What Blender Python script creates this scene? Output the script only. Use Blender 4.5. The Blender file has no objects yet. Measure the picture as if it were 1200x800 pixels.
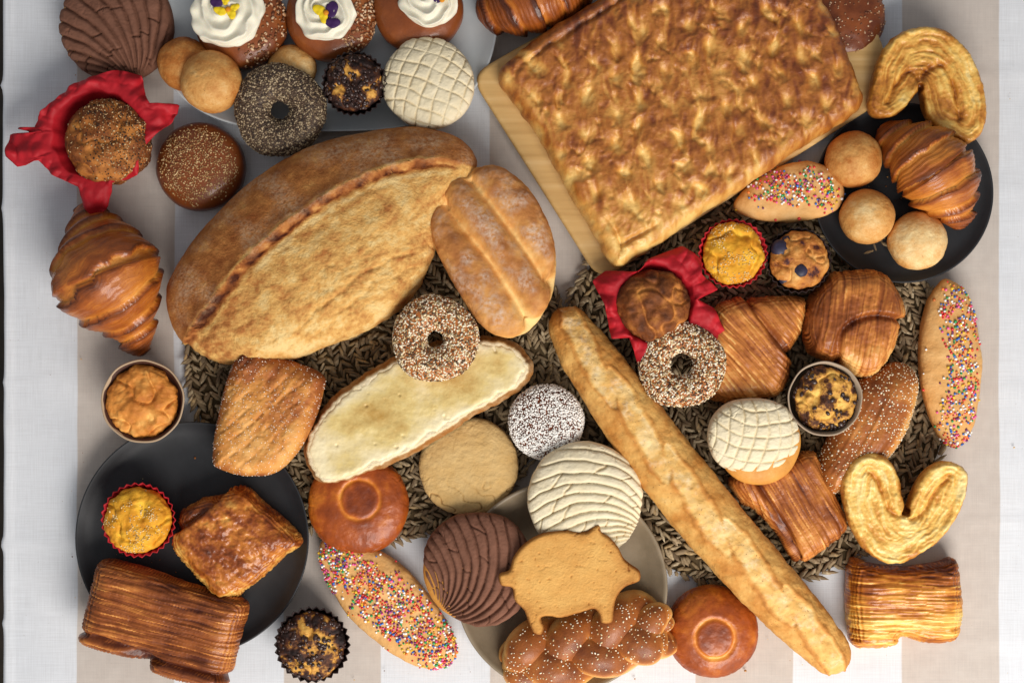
import bpy, math
import numpy as np
from math import radians, pi, sin, cos
from mathutils import Vector

# ------------------------------------------------------------------ camera, light, exposure
scene = bpy.context.scene
S, CH = 0.001, 1.7                       # one photo pixel is about one millimetre on the cloth; camera height in metres
cam_d = bpy.data.cameras.new('camera')
cam = bpy.data.objects.new('camera', cam_d)
scene.collection.objects.link(cam)
cam.location = (0, 0, CH)
cam_d.sensor_width = 36
cam_d.lens = 36 * CH / 1.2
cam_d.clip_start, cam_d.clip_end = 0.05, 50
scene.camera = cam

world = bpy.data.worlds.new('World')
scene.world = world
world.use_nodes = True
world.node_tree.nodes['Background'].inputs[0].default_value = (0.92, 0.95, 1.0, 1)
world.node_tree.nodes['Background'].inputs[1].default_value = 0.32

def area_light(name, loc, target, size, size_y, power, color):
    d = bpy.data.lights.new(name, 'AREA')
    d.shape = 'RECTANGLE'
    d.size, d.size_y, d.energy, d.color = size, size_y, power, color
    o = bpy.data.objects.new(name, d)
    scene.collection.objects.link(o)
    o.location = loc
    o.rotation_euler = (Vector(target) - Vector(loc)).to_track_quat('-Z', 'Y').to_euler()
    return o

area_light('window_light', (0.75, -1.75, 1.65), (0.0, 0.05, 0.0), 1.6, 1.4, 83, (1.0, 0.955, 0.90))
scene.view_settings.view_transform = 'Standard'
scene.view_settings.look = 'None'
scene.view_settings.exposure = 0.0
scene.view_settings.gamma = 1.0
scene.view_settings.use_curve_mapping = False
scene.render.engine = 'CYCLES'
scene.cycles.use_denoising = True
scene.cycles.max_bounces = 6

# ------------------------------------------------------------------ numpy helpers
rng = np.random.default_rng(7)

def lin(h):
    h = h.lstrip('#')
    c = np.array([int(h[i:i + 2], 16) / 255 for i in (0, 2, 4)])
    return tuple(np.where(c <= 0.04045, c / 12.92, ((c + 0.055) / 1.055) ** 2.4))

_perm = np.random.default_rng(3).permutation(256)
_perm = np.concatenate([_perm, _perm, _perm])
_grad = np.random.default_rng(5).normal(size=(256, 3))
_grad /= np.linalg.norm(_grad, axis=1)[:, None]

def perlin(p):
    i = np.floor(p).astype(int)
    f = p - i
    i &= 255
    u = f * f * f * (f * (f * 6 - 15) + 10)
    out = np.zeros(len(p))
    for dx in (0, 1):
        for dy in (0, 1):
            for dz in (0, 1):
                h = _perm[_perm[_perm[i[:, 0] + dx] + (i[:, 1] + dy)] % 256 + (i[:, 2] + dz)] % 256
                g = _grad[h]
                w = (u[:, 0] if dx else 1 - u[:, 0]) * (u[:, 1] if dy else 1 - u[:, 1]) * (u[:, 2] if dz else 1 - u[:, 2])
                out += w * ((f - (dx, dy, dz)) * g).sum(1)
    return out * 1.6

def fbm(mm, size, octv=3, seed=0, stretch=(1, 1, 1)):
    """noise about -1..1; mm are millimetre points, size the feature size in mm"""
    p = mm / size * np.array(stretch) + seed * 17.31 + 40
    a, t, n = 1.0, 0, 0
    for o in range(octv):
        t = t + a * perlin(p); n += a
        a *= 0.5; p = p * 2.03 + 11.7
    return t / n * 1.3

def sstep(a, b, x):
    t = np.clip((x - a) / (b - a), 0, 1)
    return t * t * (3 - 2 * t)

def spline(pts, n=8, closed=True):
    p = np.array(pts, float)
    m = len(p)
    out = []
    for i in range(m if closed else m - 1):
        if closed:
            a, b, c, d = p[i - 1], p[i], p[(i + 1) % m], p[(i + 2) % m]
        else:
            a, b, c, d = p[max(i - 1, 0)], p[i], p[i + 1], p[min(i + 2, m - 1)]
        for k in range(n):
            t = k / n
            out.append(0.5 * (2 * b + (c - a) * t + (2 * a - 5 * b + 4 * c - d) * t * t + (3 * b - 3 * c + d - a) * t ** 3))
    if not closed:
        out.append(p[-1])
    return np.array(out)

def seg_dist(q, poly, closed=True):
    """distance of points q to polyline, closest point, and signed side (positive left) for open lines"""
    a = poly
    b = np.roll(poly, -1, 0)
    if not closed:
        a, b = poly[:-1], poly[1:]
    best = np.full(len(q), 1e18); cp = np.zeros_like(q); side = np.zeros(len(q))
    for s, e in zip(a, b):
        v = e - s
        L = (v * v).sum()
        if L < 1e-18: continue
        t = np.clip(((q - s) @ v) / L, 0, 1)
        c = s + t[:, None] * v
        d = ((q - c) ** 2).sum(1)
        m = d < best
        best[m] = d[m]; cp[m] = c[m]
        side[m] = np.sign(v[0] * (q[m, 1] - s[1]) - v[1] * (q[m, 0] - s[0]))
    return np.sqrt(best), cp, side

def inside(q, poly):
    r = np.zeros(len(q), bool)
    a = poly; b = np.roll(poly, -1, 0)
    for s, e in zip(a, b):
        if s[1] == e[1]: continue
        c = ((s[1] > q[:, 1]) != (e[1] > q[:, 1])) & (q[:, 0] < (e[0] - s[0]) * (q[:, 1] - s[1]) / (e[1] - s[1]) + s[0])
        r ^= c
    return r

def vnormals(V, Fs):
    N = np.zeros_like(V)
    for F in Fs:
        if len(F) == 0: continue
        if F.shape[1] == 4:
            n = np.cross(V[F[:, 2]] - V[F[:, 0]], V[F[:, 3]] - V[F[:, 1]])
        else:
            n = np.cross(V[F[:, 1]] - V[F[:, 0]], V[F[:, 2]] - V[F[:, 0]])
        for k in range(F.shape[1]):
            np.add.at(N, F[:, k], n)
    return N / (np.linalg.norm(N, axis=1)[:, None] + 1e-20)

class NS: pass

def raw_obj(name, V, Fs, mat, parent=None, attrs=None, smooth=True):
    me = bpy.data.meshes.new(name)
    Fs = [np.asarray(F, np.int32) for F in Fs if len(F)]
    me.vertices.add(len(V)); me.vertices.foreach_set('co', np.asarray(V, np.float32).ravel())
    nl = sum(F.size for F in Fs); nf = sum(len(F) for F in Fs)
    me.loops.add(nl); me.loops.foreach_set('vertex_index', np.concatenate([F.ravel() for F in Fs]))
    me.polygons.add(nf)
    tot = np.concatenate([np.full(len(F), F.shape[1], np.int32) for F in Fs])
    me.polygons.foreach_set('loop_start', np.concatenate([[0], np.cumsum(tot)[:-1]]).astype(np.int32))
    if smooth: me.polygons.foreach_set('use_smooth', np.ones(nf, bool))
    for k, a in (attrs or {}).items():
        if a.ndim == 1:
            me.attributes.new(k, 'FLOAT', 'POINT').data.foreach_set('value', a.astype(np.float32))
        else:
            me.attributes.new(k, 'FLOAT_VECTOR', 'POINT').data.foreach_set('vector', a.astype(np.float32).ravel())
    me.update(calc_edges=True)
    me.validate()
    me.materials.append(mat)
    o = bpy.data.objects.new(name, me)
    scene.collection.objects.link(o)
    if parent is not None: o.parent = parent
    return o

class T:
    """a thing: an Empty at its base; px, py is where its base sits as seen in the photo, z0 the height it rests at (mm)"""
    def __init__(s, name, label, cat, px, py, z0=0, group=None, rot=None):
        s.z0 = z0 * S
        k = 1 - s.z0 / CH
        s.X, s.Y = (px - 600) * S * k, (400 - py) * S * k
        s.px, s.py = px, py
        o = s.o = bpy.data.objects.new(name, None)
        o.empty_display_size = 0.02
        scene.collection.objects.link(o)
        o.location = (s.X, s.Y, s.z0)
        if rot: o.rotation_euler = [radians(a) for a in rot]
        o['label'] = label; o['category'] = cat
        if group: o['group'] = group
    def loc(s, pts, z):
        k = (1 - (s.z0 + z * S) / CH) * S
        p = np.asarray(pts, float)
        return np.stack([(p[:, 0] - 600) * k - s.X, (400 - p[:, 1]) * k - s.Y], 1)

def finish(t, name, V, Fs, mat, parent, zs, disp, attr, extra, smooth=True, zmin=None):
    N = vnormals(V, Fs)
    k = (1 - (t.z0 + zs * S) / CH) * S
    P = NS()
    P.V, P.N, P.mm = V, N, V * 1000 + np.array([t.px, t.py, 0]) * 3
    P.x = 600 + (V[:, 0] + t.X) / k
    P.y = 400 - (V[:, 1] + t.Y) / k
    for a, b in extra.items(): setattr(P, a, b)
    P.d = np.zeros(len(V))
    if disp is not None:
        P.d = disp(P)
        V = V + N * (P.d * S)[:, None]
    if zmin is not None:
        V[:, 2] = np.maximum(V[:, 2], zmin * S)
    at = attr(P) if attr else {}
    if 'bake' not in at: at['bake'] = np.full(len(V), 0.5)
    o = raw_obj(name, V, Fs, mat, parent if parent is not None else t.o, at, smooth)
    R = NS(); R.o, R.V, R.F, R.N, R.P, R.t = o, V, Fs, vnormals(V, Fs), P, t
    return R

def dome(t, name, outline, mat, H, c=None, zb=0, ze=0.35, a=1.0, b=0.8, under=0.86, na=150, nr=46, nb=8,
         wob=0.02, disp=None, attr=None, parent=None, seed=0):
    """a body with a round or free outline (photo pixels), equator at ze*H, top at H (mm)"""
    c = c or (t.px, t.py)
    zs = zb + ze * H
    cl = t.loc([c], zs)[0]
    n = max(6, int(math.sqrt(na * nr) * .92) // 2 * 2)
    g = np.linspace(-1, 1, n + 1)
    U, W = np.meshgrid(g, g, indexing='ij'); U, W = U.ravel(), W.ravel()
    big = np.abs(U) > np.abs(W)
    rho = np.where(big, np.abs(U), np.abs(W))
    with np.errstate(divide='ignore', invalid='ignore'):
        ph = np.where(big, pi / 4 * W / U + np.where(U < 0, pi, 0), pi / 2 - pi / 4 * U / W + np.where(W < 0, pi, 0))
    ph = np.where(rho < 1e-12, 0, ph) % (2 * pi)
    def radius(th):
        if np.isscalar(outline):
            k = (1 - (t.z0 + zs * S) / CH) * S
            return outline * k * (1 + wob * fbm(np.stack([np.cos(th), np.sin(th), th * 0], 1) * 10, 9, 2, seed + c[0]))
        p = t.loc(spline(outline, 10), zs) - cl
        an = np.arctan2(p[:, 1], p[:, 0]) % (2 * pi); rr = np.hypot(p[:, 0], p[:, 1])
        i = np.argsort(an); return np.interp(th, an[i], rr[i], period=2 * pi)
    r = radius(ph)
    f = np.sin(rho * pi / 2) ** a
    z = ze * H + (1 - ze) * H * np.clip(np.cos(rho * pi / 2), 0, 1) ** b
    ii = np.arange(n)
    w = n + 1
    ring = np.concatenate([ii * w + 0, n * w + ii, (n - ii) * w + n, 0 * w + (n - ii)])      # boundary, counter-clockwise
    m = len(ring)
    q = np.linspace(0, 1, nb + 1)[1:]
    f2 = under + (1 - under) * np.sqrt(np.clip(1 - q ** 2, 0, 1)); z2 = ze * H * (1 - q)
    rb, pb = r[ring], ph[ring]
    X = np.concatenate([f * r * np.cos(ph), (f2[:, None] * (rb * np.cos(pb))[None]).ravel(), [0]]) + cl[0]
    Y = np.concatenate([f * r * np.sin(ph), (f2[:, None] * (rb * np.sin(pb))[None]).ravel(), [0]]) + cl[1]
    Z = np.concatenate([z, np.repeat(z2, m), [0]])
    V = np.stack([X, Y, Z * S + zb * S], 1)
    i, j = np.meshgrid(np.arange(n), np.arange(n), indexing='ij')
    Q = np.stack([i * w + j, (i + 1) * w + j, (i + 1) * w + j + 1, i * w + j + 1], -1).reshape(-1, 4)
    rows = [ring] + [w * w + k_ * m + np.arange(m) for k_ in range(nb)]
    Qs = [Q] + [np.stack([np.roll(a_, -1), a_, b_, np.roll(b_, -1)], 1) for a_, b_ in zip(rows[:-1], rows[1:])]
    Q = np.concatenate(Qs)
    last = rows[-1]
    Tb = np.stack([np.full(m, len(V) - 1), np.roll(last, -1), last], 1); Tt = Tb[:0]
    ex = dict(s=np.concatenate([rho, np.repeat(1 + q, m), [2]]), rr=np.concatenate([f, np.repeat(f2, m), [0]]),
              th=np.concatenate([ph, np.tile(pb, nb), [0]]))
    d0 = disp
    if d0 is not None:
        disp = lambda P: d0(P) * sstep(1.9, 1.2, P.s)
    return finish(t, name, V, [Q, np.concatenate([Tt, Tb])], mat, parent, zs, disp, attr, ex, zmin=zb)

def slab(t, name, outline, mat, H, zb=0, edge=14, e0=0.35, p=2.0, g=1.5, inset=2.5, disp=None, attr=None, parent=None,
         smooth_n=8, zfun=None, sharp=False, zs=None):
    """a body of any outline (photo pixels): flat-ish top at H with rounded rim of width edge (mm)"""
    zs = zb + H * 0.6 if zs is None else zs
    poly = t.loc(np.array(outline, float) if sharp else spline(outline, smooth_n), zs) * 1000
    lo, hi = poly.min(0) - g * 2, poly.max(0) + g * 2
    nx, ny = [int(v) for v in np.ceil((hi - lo) / g)]
    gx, gy = np.meshgrid(lo[0] + g * np.arange(nx + 1), lo[1] + g * np.arange(ny + 1), indexing='ij')
    q = np.stack([gx.ravel(), gy.ravel()], 1)
    ins = inside(q, poly)
    d, cp, _ = seg_dist(q, poly)
    i, j = np.meshgrid(np.arange(nx), np.arange(ny), indexing='ij')
    w = ny + 1
    C = np.stack([i * w + j, (i + 1) * w + j, (i + 1) * w + j + 1, i * w + j + 1], -1).reshape(-1, 4)
    C = C[ins[C].any(1)]
    used = np.unique(C)
    mp = np.full(len(q), -1); mp[used] = np.arange(len(used))
    C = mp[C]; q = q[used]; d = d[used].copy(); o_ = ~ins[used]
    q[o_] = cp[used][o_]; d[o_] = 0
    x = np.clip(d / edge, 0, 1)
    z = H * (e0 + (1 - e0) * (1 - (1 - x) ** p) ** (1 / p))
    n = len(q)
    E = np.concatenate([C[:, [0, 1]], C[:, [1, 2]], C[:, [2, 3]], C[:, [3, 0]]])
    key = np.sort(E, 1); key = key[:, 0] * n + key[:, 1]
    u, inv, cnt = np.unique(key, return_inverse=True, return_counts=True)
    B = E[cnt[inv] == 1]
    bv = np.unique(B); bm = np.full(n, -1); bm[bv] = np.arange(len(bv))
    cen = q.mean(0)
    # inward direction for the tucked-in underside
    dirn = np.zeros((n, 2)); ev = q[B[:, 1]] - q[B[:, 0]]
    nn = np.stack([-ev[:, 1], ev[:, 0]], 1); nn /= np.linalg.norm(nn, axis=1)[:, None] + 1e-9
    np.add.at(dirn, B[:, 0], nn); np.add.at(dirn, B[:, 1], nn)
    dirn = dirn[bv]; dirn /= np.linalg.norm(dirn, axis=1)[:, None] + 1e-9
    r1 = q[bv] + dirn * inset * 0.25; z1 = z[bv] * 0.45
    r2 = q[bv] + dirn * inset; z2 = z[bv] * 0
    nb = len(bv)
    V = np.concatenate([np.c_[q, z], np.c_[r1, z1], np.c_[r2, z2]]) * S
    V[:, 2] += zb * S
    b0, b1 = bm[B[:, 0]], bm[B[:, 1]]
    Q = np.concatenate([C, np.stack([B[:, 1], B[:, 0], n + b0, n + b1], 1), np.stack([n + b1, n + b0, n + nb + b0, n + nb + b1], 1)])
    ex = dict(e=np.concatenate([d, np.zeros(2 * nb)]), top=np.concatenate([np.ones(n), np.full(nb, .5), np.zeros(nb)]))
    if zfun is not None:
        k = (1 - (t.z0 + zs * S) / CH) * S
        X = 600 + (V[:, 0] + t.X) / k; Y = 400 - (V[:, 1] + t.Y) / k
        V[:, 2] += zfun(X, Y) * S * ex['top']
    d0 = disp
    if d0 is not None:
        disp = lambda P: d0(P) * P.top
    return finish(t, name, V, [Q], mat, parent, zs, disp, attr, ex, zmin=zb)

def tube(t, name, path, radii, mat, zc=None, na=64, ns=120, flat=0.85, cap=0.12, disp=None, attr=None, parent=None, zmin=0, zs=None):
    """a body swept along a path of photo pixels; radii in px; zc centre heights (mm)"""
    radii = np.array(radii, float)
    zc = np.array(zc if zc is not None else radii * flat, float)
    zs = float(np.mean(zc)) if zs is None else zs
    xy = t.loc(path, zs) * 1000
    pts = np.c_[xy, zc, radii]
    sp = spline(pts, 24, closed=False)
    L = np.concatenate([[0], np.cumsum(np.linalg.norm(np.diff(sp[:, :3], axis=0), axis=1))])
    u = np.linspace(0, 1, ns)
    w = 0.5 - 0.5 * np.cos(pi * u); uu = 0.35 * w + 0.65 * u
    sp = np.stack([np.interp(uu * L[-1], L, sp[:, k]) for k in range(4)], 1)
    u = uu
    tg = np.gradient(sp[:, :3], axis=0); tg /= np.linalg.norm(tg, axis=1)[:, None]
    n1 = np.cross([0, 0, 1.0], tg); n1 /= np.linalg.norm(n1, axis=1)[:, None] + 1e-9
    n2 = np.cross(tg, n1)
    e = np.minimum(u, 1 - u) / cap
    r = sp[:, 3] * np.where(e < 1, np.sqrt(np.clip(1 - (1 - e) ** 2, 0, 1)), 1)
    an = np.linspace(0, 2 * pi, na, endpoint=False)
    V = (sp[:, None, :3] + r[:, None, None] * (np.cos(an)[None, :, None] * n1[:, None] + flat * np.sin(an)[None, :, None] * n2[:, None])).reshape(-1, 3)
    i, j = np.meshgrid(np.arange(ns - 1), np.arange(na), indexing='ij'); j2 = (j + 1) % na
    Q = np.stack([i * na + j, (i + 1) * na + j, (i + 1) * na + j2, i * na + j2], -1).reshape(-1, 4)[:, ::-1]
    ex = dict(u=np.repeat(u, na), an=np.tile(an, ns), l=np.repeat(u * L[-1], na), r=np.repeat(r, na))
    V = V * S
    V[:, 2] = np.maximum(V[:, 2], zmin * S)
    return finish(t, name, V, [Q], mat, parent, zs, disp, attr, ex, zmin=zmin)

def lathe(t, name, prof, mat, n=120, g=None, zs=0, parent=None, attr=None, c=None, disp=None):
    """prof: (radius px, height mm) from the inside out; g(theta) scales the radius"""
    c = c or (t.px, t.py)
    cl = t.loc([c], zs)[0]
    k = (1 - (t.z0 + zs * S) / CH) * S
    pr = np.array(prof, float)
    th = np.linspace(0, 2 * pi, n, endpoint=False)
    gg = g(th) if g else np.ones(n)
    m = len(pr)
    X = (pr[:, 0:1] * k * (gg * np.cos(th))[None]).ravel() + cl[0]
    Y = (pr[:, 0:1] * k * (gg * np.sin(th))[None]).ravel() + cl[1]
    V = np.stack([X, Y, np.repeat(pr[:, 1], n) * S], 1)
    i, j = np.meshgrid(np.arange(m - 1), np.arange(n), indexing='ij'); j2 = (j + 1) % n
    Q = np.stack([i * n + j, (i + 1) * n + j, (i + 1) * n + j2, i * n + j2], -1).reshape(-1, 4)
    return finish(t, name, V, [Q], mat, parent, zs, disp, attr, dict(th=np.tile(th, m), ring=np.repeat(np.arange(m), n)))

# unit seed shapes
def _unit(nu, nv):
    th = np.linspace(0, 2 * pi, nu, endpoint=False); ph = np.linspace(0, pi, nv + 1)[1:-1]
    V = [[0, 0, 1.0]] + [[sin(p) * cos(a), sin(p) * sin(a), cos(p)] for p in ph for a in th] + [[0, 0, -1.0]]
    F3, F4 = [], []
    for j in range(nu):
        j2 = (j + 1) % nu
        F3.append([0, 1 + j, 1 + j2]); b = 1 + (nv - 2) * nu
        F3.append([len(V) - 1, b + j2, b + j])
        for i in range(nv - 2):
            F4.append([1 + i * nu + j, 1 + (i + 1) * nu + j, 1 + (i + 1) * nu + j2, 1 + i * nu + j2])
    return np.array(V), np.array(F3).reshape(-1, 3), np.array(F4).reshape(-1, 4)
SEED = _unit(5, 3)
STRAND = _unit(5, 5)
BALL = _unit(6, 4)

def instances(name, pos, ax, ay, az, mat, parent, unit, attrs, kind='stuff'):
    U, F3, F4 = unit
    n, m = len(pos), len(U)
    V = pos[:, None] + U[None, :, 0:1] * ax[:, None] + U[None, :, 1:2] * ay[:, None] + U[None, :, 2:3] * az[:, None]
    off = (np.arange(n) * m)[:, None, None]
    Fs = [(F3[None] + off).reshape(-1, 3), (F4[None] + off).reshape(-1, 4)] if len(F4) else [(F3[None] + off).reshape(-1, 3)]
    at = {k: np.repeat(a, m, 0) for k, a in attrs.items()}
    o = raw_obj(name, V.reshape(-1, 3), Fs, mat, parent, at)
    if kind: o['kind'] = kind
    return o

def scatter(R, name, n, size, mat, mask=None, palette=None, unit=SEED, sink=0.3, tilt=0.25, parent=None, jit=0.25, mind=0):
    """lay n little pieces on the surface of R; size = half axes in mm (long, wide, thick)"""
    Q = [F for F in R.F if F.shape[1] == 4][0]
    V, N = R.V, R.N
    ar = np.linalg.norm(np.cross(V[Q[:, 2]] - V[Q[:, 0]], V[Q[:, 3]] - V[Q[:, 1]]), axis=1)
    w = np.clip(N[Q].mean(1)[:, 2], 0, 1) ** 0.3 * ar
    if mask is not None: w = w * np.clip(mask(R.P), 0, None)[Q].mean(1)
    f = rng.choice(len(Q), n, p=w / w.sum())
    a, b = rng.random((2, n, 1))
    q = Q[f]
    mix = lambda A: (A[q[:, 0]] * (1 - a) + A[q[:, 1]] * a) * (1 - b) + (A[q[:, 3]] * (1 - a) + A[q[:, 2]] * a) * b
    p, nn = mix(V), mix(N)
    if mind:
        cell = {}; keep = []
        for i2, pt in enumerate(p):
            ky = tuple((pt / (mind * S)).astype(int))
            if all(((p[j] - pt) ** 2).sum() > (mind * S) ** 2 for dx in (-1, 0, 1) for dy in (-1, 0, 1) for dz in (-1, 0, 1) for j in cell.get((ky[0] + dx, ky[1] + dy, ky[2] + dz), ())):
                cell.setdefault(ky, []).append(i2); keep.append(i2)
        p, nn = p[keep], nn[keep]; n = len(p)
    nn = nn + rng.normal(0, tilt, (n, 3)); nn /= np.linalg.norm(nn, axis=1)[:, None]
    r = rng.normal(size=(n, 3)); ax = np.cross(nn, r); ax /= np.linalg.norm(ax, axis=1)[:, None]
    ay = np.cross(nn, ax)
    sz = 1 + rng.normal(0, jit, (n, 1)).clip(-.5, .6)
    p = p + nn * size[2] * S * (1 - 2 * sink) 
    at = {}
    if palette is not None:
        pal = np.array([lin(c) for c in palette])
        at['col'] = pal[rng.integers(0, len(pal), n)] * (1 + rng.normal(0, .1, (n, 1)))
    return instances(name, p, ax * size[0] * S * sz, ay * size[1] * S * sz, nn * size[2] * S * sz, mat, parent or R.t.o, unit, at)

# ------------------------------------------------------------------ materials
class NT:
    def __init__(s, name):
        s.m = bpy.data.materials.new(name); s.m.use_nodes = True
        s.t = s.m.node_tree; s.n = s.t.nodes; s.b = s.n['Principled BSDF']
    def new(s, ty, **kw):
        n = s.n.new(ty)
        for k, v in kw.items(): setattr(n, k, v)
        return n
    def put(s, sock, v):
        if hasattr(v, 'is_output') or hasattr(v, 'links') and not isinstance(v, (tuple, float, int)): s.t.links.new(v, sock)
        else: sock.default_value = v
    def noise(s, scale, vec=None, detail=5, rough=0.55):
        n = s.new('ShaderNodeTexNoise'); n.inputs['Scale'].default_value = scale
        n.inputs['Detail'].default_value = detail; n.inputs['Roughness'].default_value = rough
        s.t.links.new(vec if vec is not None else s.obj(), n.inputs['Vector'])
        return n.outputs['Fac']
    def obj(s):
        if not hasattr(s, '_o'): s._o = s.new('ShaderNodeTexCoord').outputs['Object']
        return s._o
    def attr(s, name, out='Fac'):
        return s.new('ShaderNodeAttribute', attribute_name=name).outputs[out]
    def math(s, op, a, b=0.0, clamp=False):
        n = s.new('ShaderNodeMath', operation=op, use_clamp=clamp); s.put(n.inputs[0], a); s.put(n.inputs[1], b); return n.outputs[0]
    def mrange(s, v, a, b, c=0.0, d=1.0):
        n = s.new('ShaderNodeMapRange'); s.put(n.inputs[0], v)
        for i, q in enumerate((a, b, c, d)): n.inputs[i + 1].default_value = q
        return n.outputs[0]
    def ramp(s, fac, stops):
        n = s.new('ShaderNodeValToRGB'); e = n.color_ramp.elements
        while len(e) < len(stops): e.new(0.5)
        for i, (p, c) in enumerate(stops): e[i].position = p; e[i].color = (*lin(c), 1)
        s.t.links.new(fac, n.inputs[0]); return n.outputs[0]
    def mix(s, f, a, b):
        n = s.new('ShaderNodeMix', data_type='RGBA'); s.put(n.inputs[0], f); s.put(n.inputs[6], a); s.put(n.inputs[7], b); return n.outputs[2]
    def bump(s, h, strength, dist=0.001, prev=None):
        n = s.new('ShaderNodeBump'); n.inputs['Strength'].default_value = strength; n.inputs['Distance'].default_value = dist
        s.t.links.new(h, n.inputs['Height'])
        if prev is not None: s.t.links.new(prev, n.inputs['Normal'])
        return n.outputs[0]
    def done(s, col, nrm=None, rough=0.5, spec=0.35, coat=0.0, sss=0.0, coat_rough=0.15):
        s.put(s.b.inputs['Base Color'], col)
        if nrm is not None: s.t.links.new(nrm, s.b.inputs['Normal'])
        s.put(s.b.inputs['Roughness'], rough); s.b.inputs['Specular IOR Level'].default_value = spec
        s.b.inputs['Coat Weight'].default_value = coat; s.b.inputs['Coat Roughness'].default_value = coat_rough
        if sss:
            s.b.inputs['Subsurface Weight'].default_value = sss; s.b.inputs['Subsurface Radius'].default_value = (1, .6, .35); s.b.inputs['Subsurface Scale'].default_value = 0.004
        return s.m

def crust(name, stops, amp=0.5, sc=45, bump=0.5, bs=220, rough=0.55, coat=0.0, spec=0.3, lam=None, speck=None, flour='#d9c3ab', sss=0.0, pore=0.0, lamc=.5, deep=1.13):
    """baked dough: colour ramp driven by how far each spot is baked plus uneven browning"""
    k = NT(name)
    n1 = k.noise(sc, detail=6, rough=0.6); n2 = k.noise(bs * 1.7, detail=4)
    f = k.math('MULTIPLY_ADD', k.math('SUBTRACT', n1, 0.5), amp * 2)
    k.n[f.node.name].inputs[2].default_value = 0
    f = k.math('ADD', f, k.attr('bake'))
    f = k.math('ADD', f, k.math('MULTIPLY', k.math('SUBTRACT', n2, 0.5), amp * 0.45))
    hts = None
    if lam:
        mp = k.new('ShaderNodeMapping'); k.t.links.new(k.attr('lam', 'Vector'), mp.inputs[0]); mp.inputs['Scale'].default_value = (*lam, 1)
        ln = k.noise(1.0, mp.outputs[0], detail=4, rough=0.6)
        f = k.math('ADD', f, k.math('MULTIPLY', k.math('SUBTRACT', ln, 0.5), lamc))
    gcol = k.new('ShaderNodeGamma'); gcol.inputs[1].default_value = deep
    k.t.links.new(k.ramp(f, stops), gcol.inputs[0]); col = gcol.outputs[0]
    if speck:
        sp = k.noise(speck[1], detail=2)
        col = k.mix(k.mrange(sp, speck[2], speck[2] + 0.06), col, (*lin(speck[0]), 1))
    fl = k.math('MULTIPLY', k.attr('flour'), k.mrange(k.noise(260, detail=4), 0.34, 0.66), True)
    col = k.mix(fl, col, (*lin(flour), 1))
    nr = k.bump(k.noise(bs, detail=5, rough=0.65), bump, 0.0016)
    if lam: nr = k.bump(ln, 0.6, 0.0016, nr)
    if pore:
        v = k.new('ShaderNodeTexVoronoi'); v.inputs['Scale'].default_value = 330; k.t.links.new(k.obj(), v.inputs['Vector'])
        nr = k.bump(v.outputs['Distance'], pore, 0.001, nr)
    rg = k.mrange(k.noise(sc * 2), 0.3, 0.7, rough - 0.1, rough + 0.12)
    return k.done(col, nr, rg, spec, coat, sss)

def plain(name, c, rough=0.5, spec=0.4, bump=0.0, bs=300, var=0.0, coat=0, c2=None, sc=30, metal=0, sss=0):
    k = NT(name)
    col = (*lin(c), 1)
    if c2: col = k.mix(k.mrange(k.noise(sc), 0.35, 0.65), col, (*lin(c2), 1))
    nr = k.bump(k.noise(bs, detail=4), bump, 0.001) if bump else None
    k.b.inputs['Metallic'].default_value = metal
    return k.done(col, nr, rough, spec, coat, sss)

def colattr(name, rough=0.4, spec=0.4, coat=0.0):
    k = NT(name)
    return k.done(k.attr('col', 'Color'), None, rough, spec, coat)

M = {}
M['loaf'] = crust('loaf_crust', [(0, '#f0d296'), (.25, '#e2b46e'), (.5, '#bd8149'), (.72, '#975c30'), (1, '#552816')], amp=.34, sc=70, bump=1.2, bs=340, rough=.75, spec=.18, pore=.25, flour='#cfae8c')
M['telera'] = crust('roll_crust', [(0, '#f2d090'), (.3, '#e2aa64'), (.6, '#bd8149'), (1, '#8a5030')], amp=.28, sc=50, bump=.55, bs=260, rough=.65, spec=.25, flour='#d6bfab')
M['focaccia'] = crust('flat_bread_crust', [(0, '#f0c87c'), (.25, '#dca558'), (.5, '#b97735'), (.75, '#87481e'), (1, '#552810')], amp=.26, sc=38, bump=.8, bs=210, rough=.4, spec=.45, coat=.15)
M['baguette'] = crust('baguette_crust', [(0, '#f3dba6'), (.3, '#e6b970'), (.6, '#cc9049'), (1, '#8a5022')], amp=.3, sc=60, bump=.8, bs=230, rough=.65, spec=.25, speck=('#9a6a3a', 420, .66), flour='#efe2c8')
M['bread_base'] = crust('bun_base', [(0, '#f0cf90'), (.5, '#d99f50'), (1, '#a4622a')], amp=.3, sc=50, rough=.55)
M['ring_bun'] = crust('glazed_bun_crust', [(0, '#f0b85c'), (.3, '#d6842f'), (.6, '#a9571d'), (1, '#6c2d11')], amp=.32, sc=34, bump=.4, bs=330, rough=.42, coat=.18, spec=.35)
M['braid'] = crust('braided_crust', [(0, '#eec07a'), (.35, '#d39450'), (.65, '#a9662f'), (1, '#6a3517')], amp=.3, sc=45, bump=.35, bs=330, rough=.45, coat=.08, spec=.35)
M['dark_bun'] = crust('dark_glazed_bun_crust', [(0, '#c98445'), (.35, '#95552a'), (.7, '#6a3519'), (1, '#43200f')], amp=.25, sc=35, bump=.3, rough=.4, coat=.3)
M['ball'] = crust('cheese_ball_crust', [(0, '#f0d6a2'), (.35, '#dca966'), (.65, '#bd7a3a'), (1, '#8a4c20')], amp=.45, sc=55, bump=.7, bs=260, rough=.55, speck=('#8a5426', 500, .70))
M['concha_w'] = crust('white_sugar_crust', [(0, '#f1e8d2'), (.5, '#e4d6b6'), (1, '#b89a6a')], amp=.18, sc=50, bump=.5, bs=420, rough=.8, spec=.15)
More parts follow.
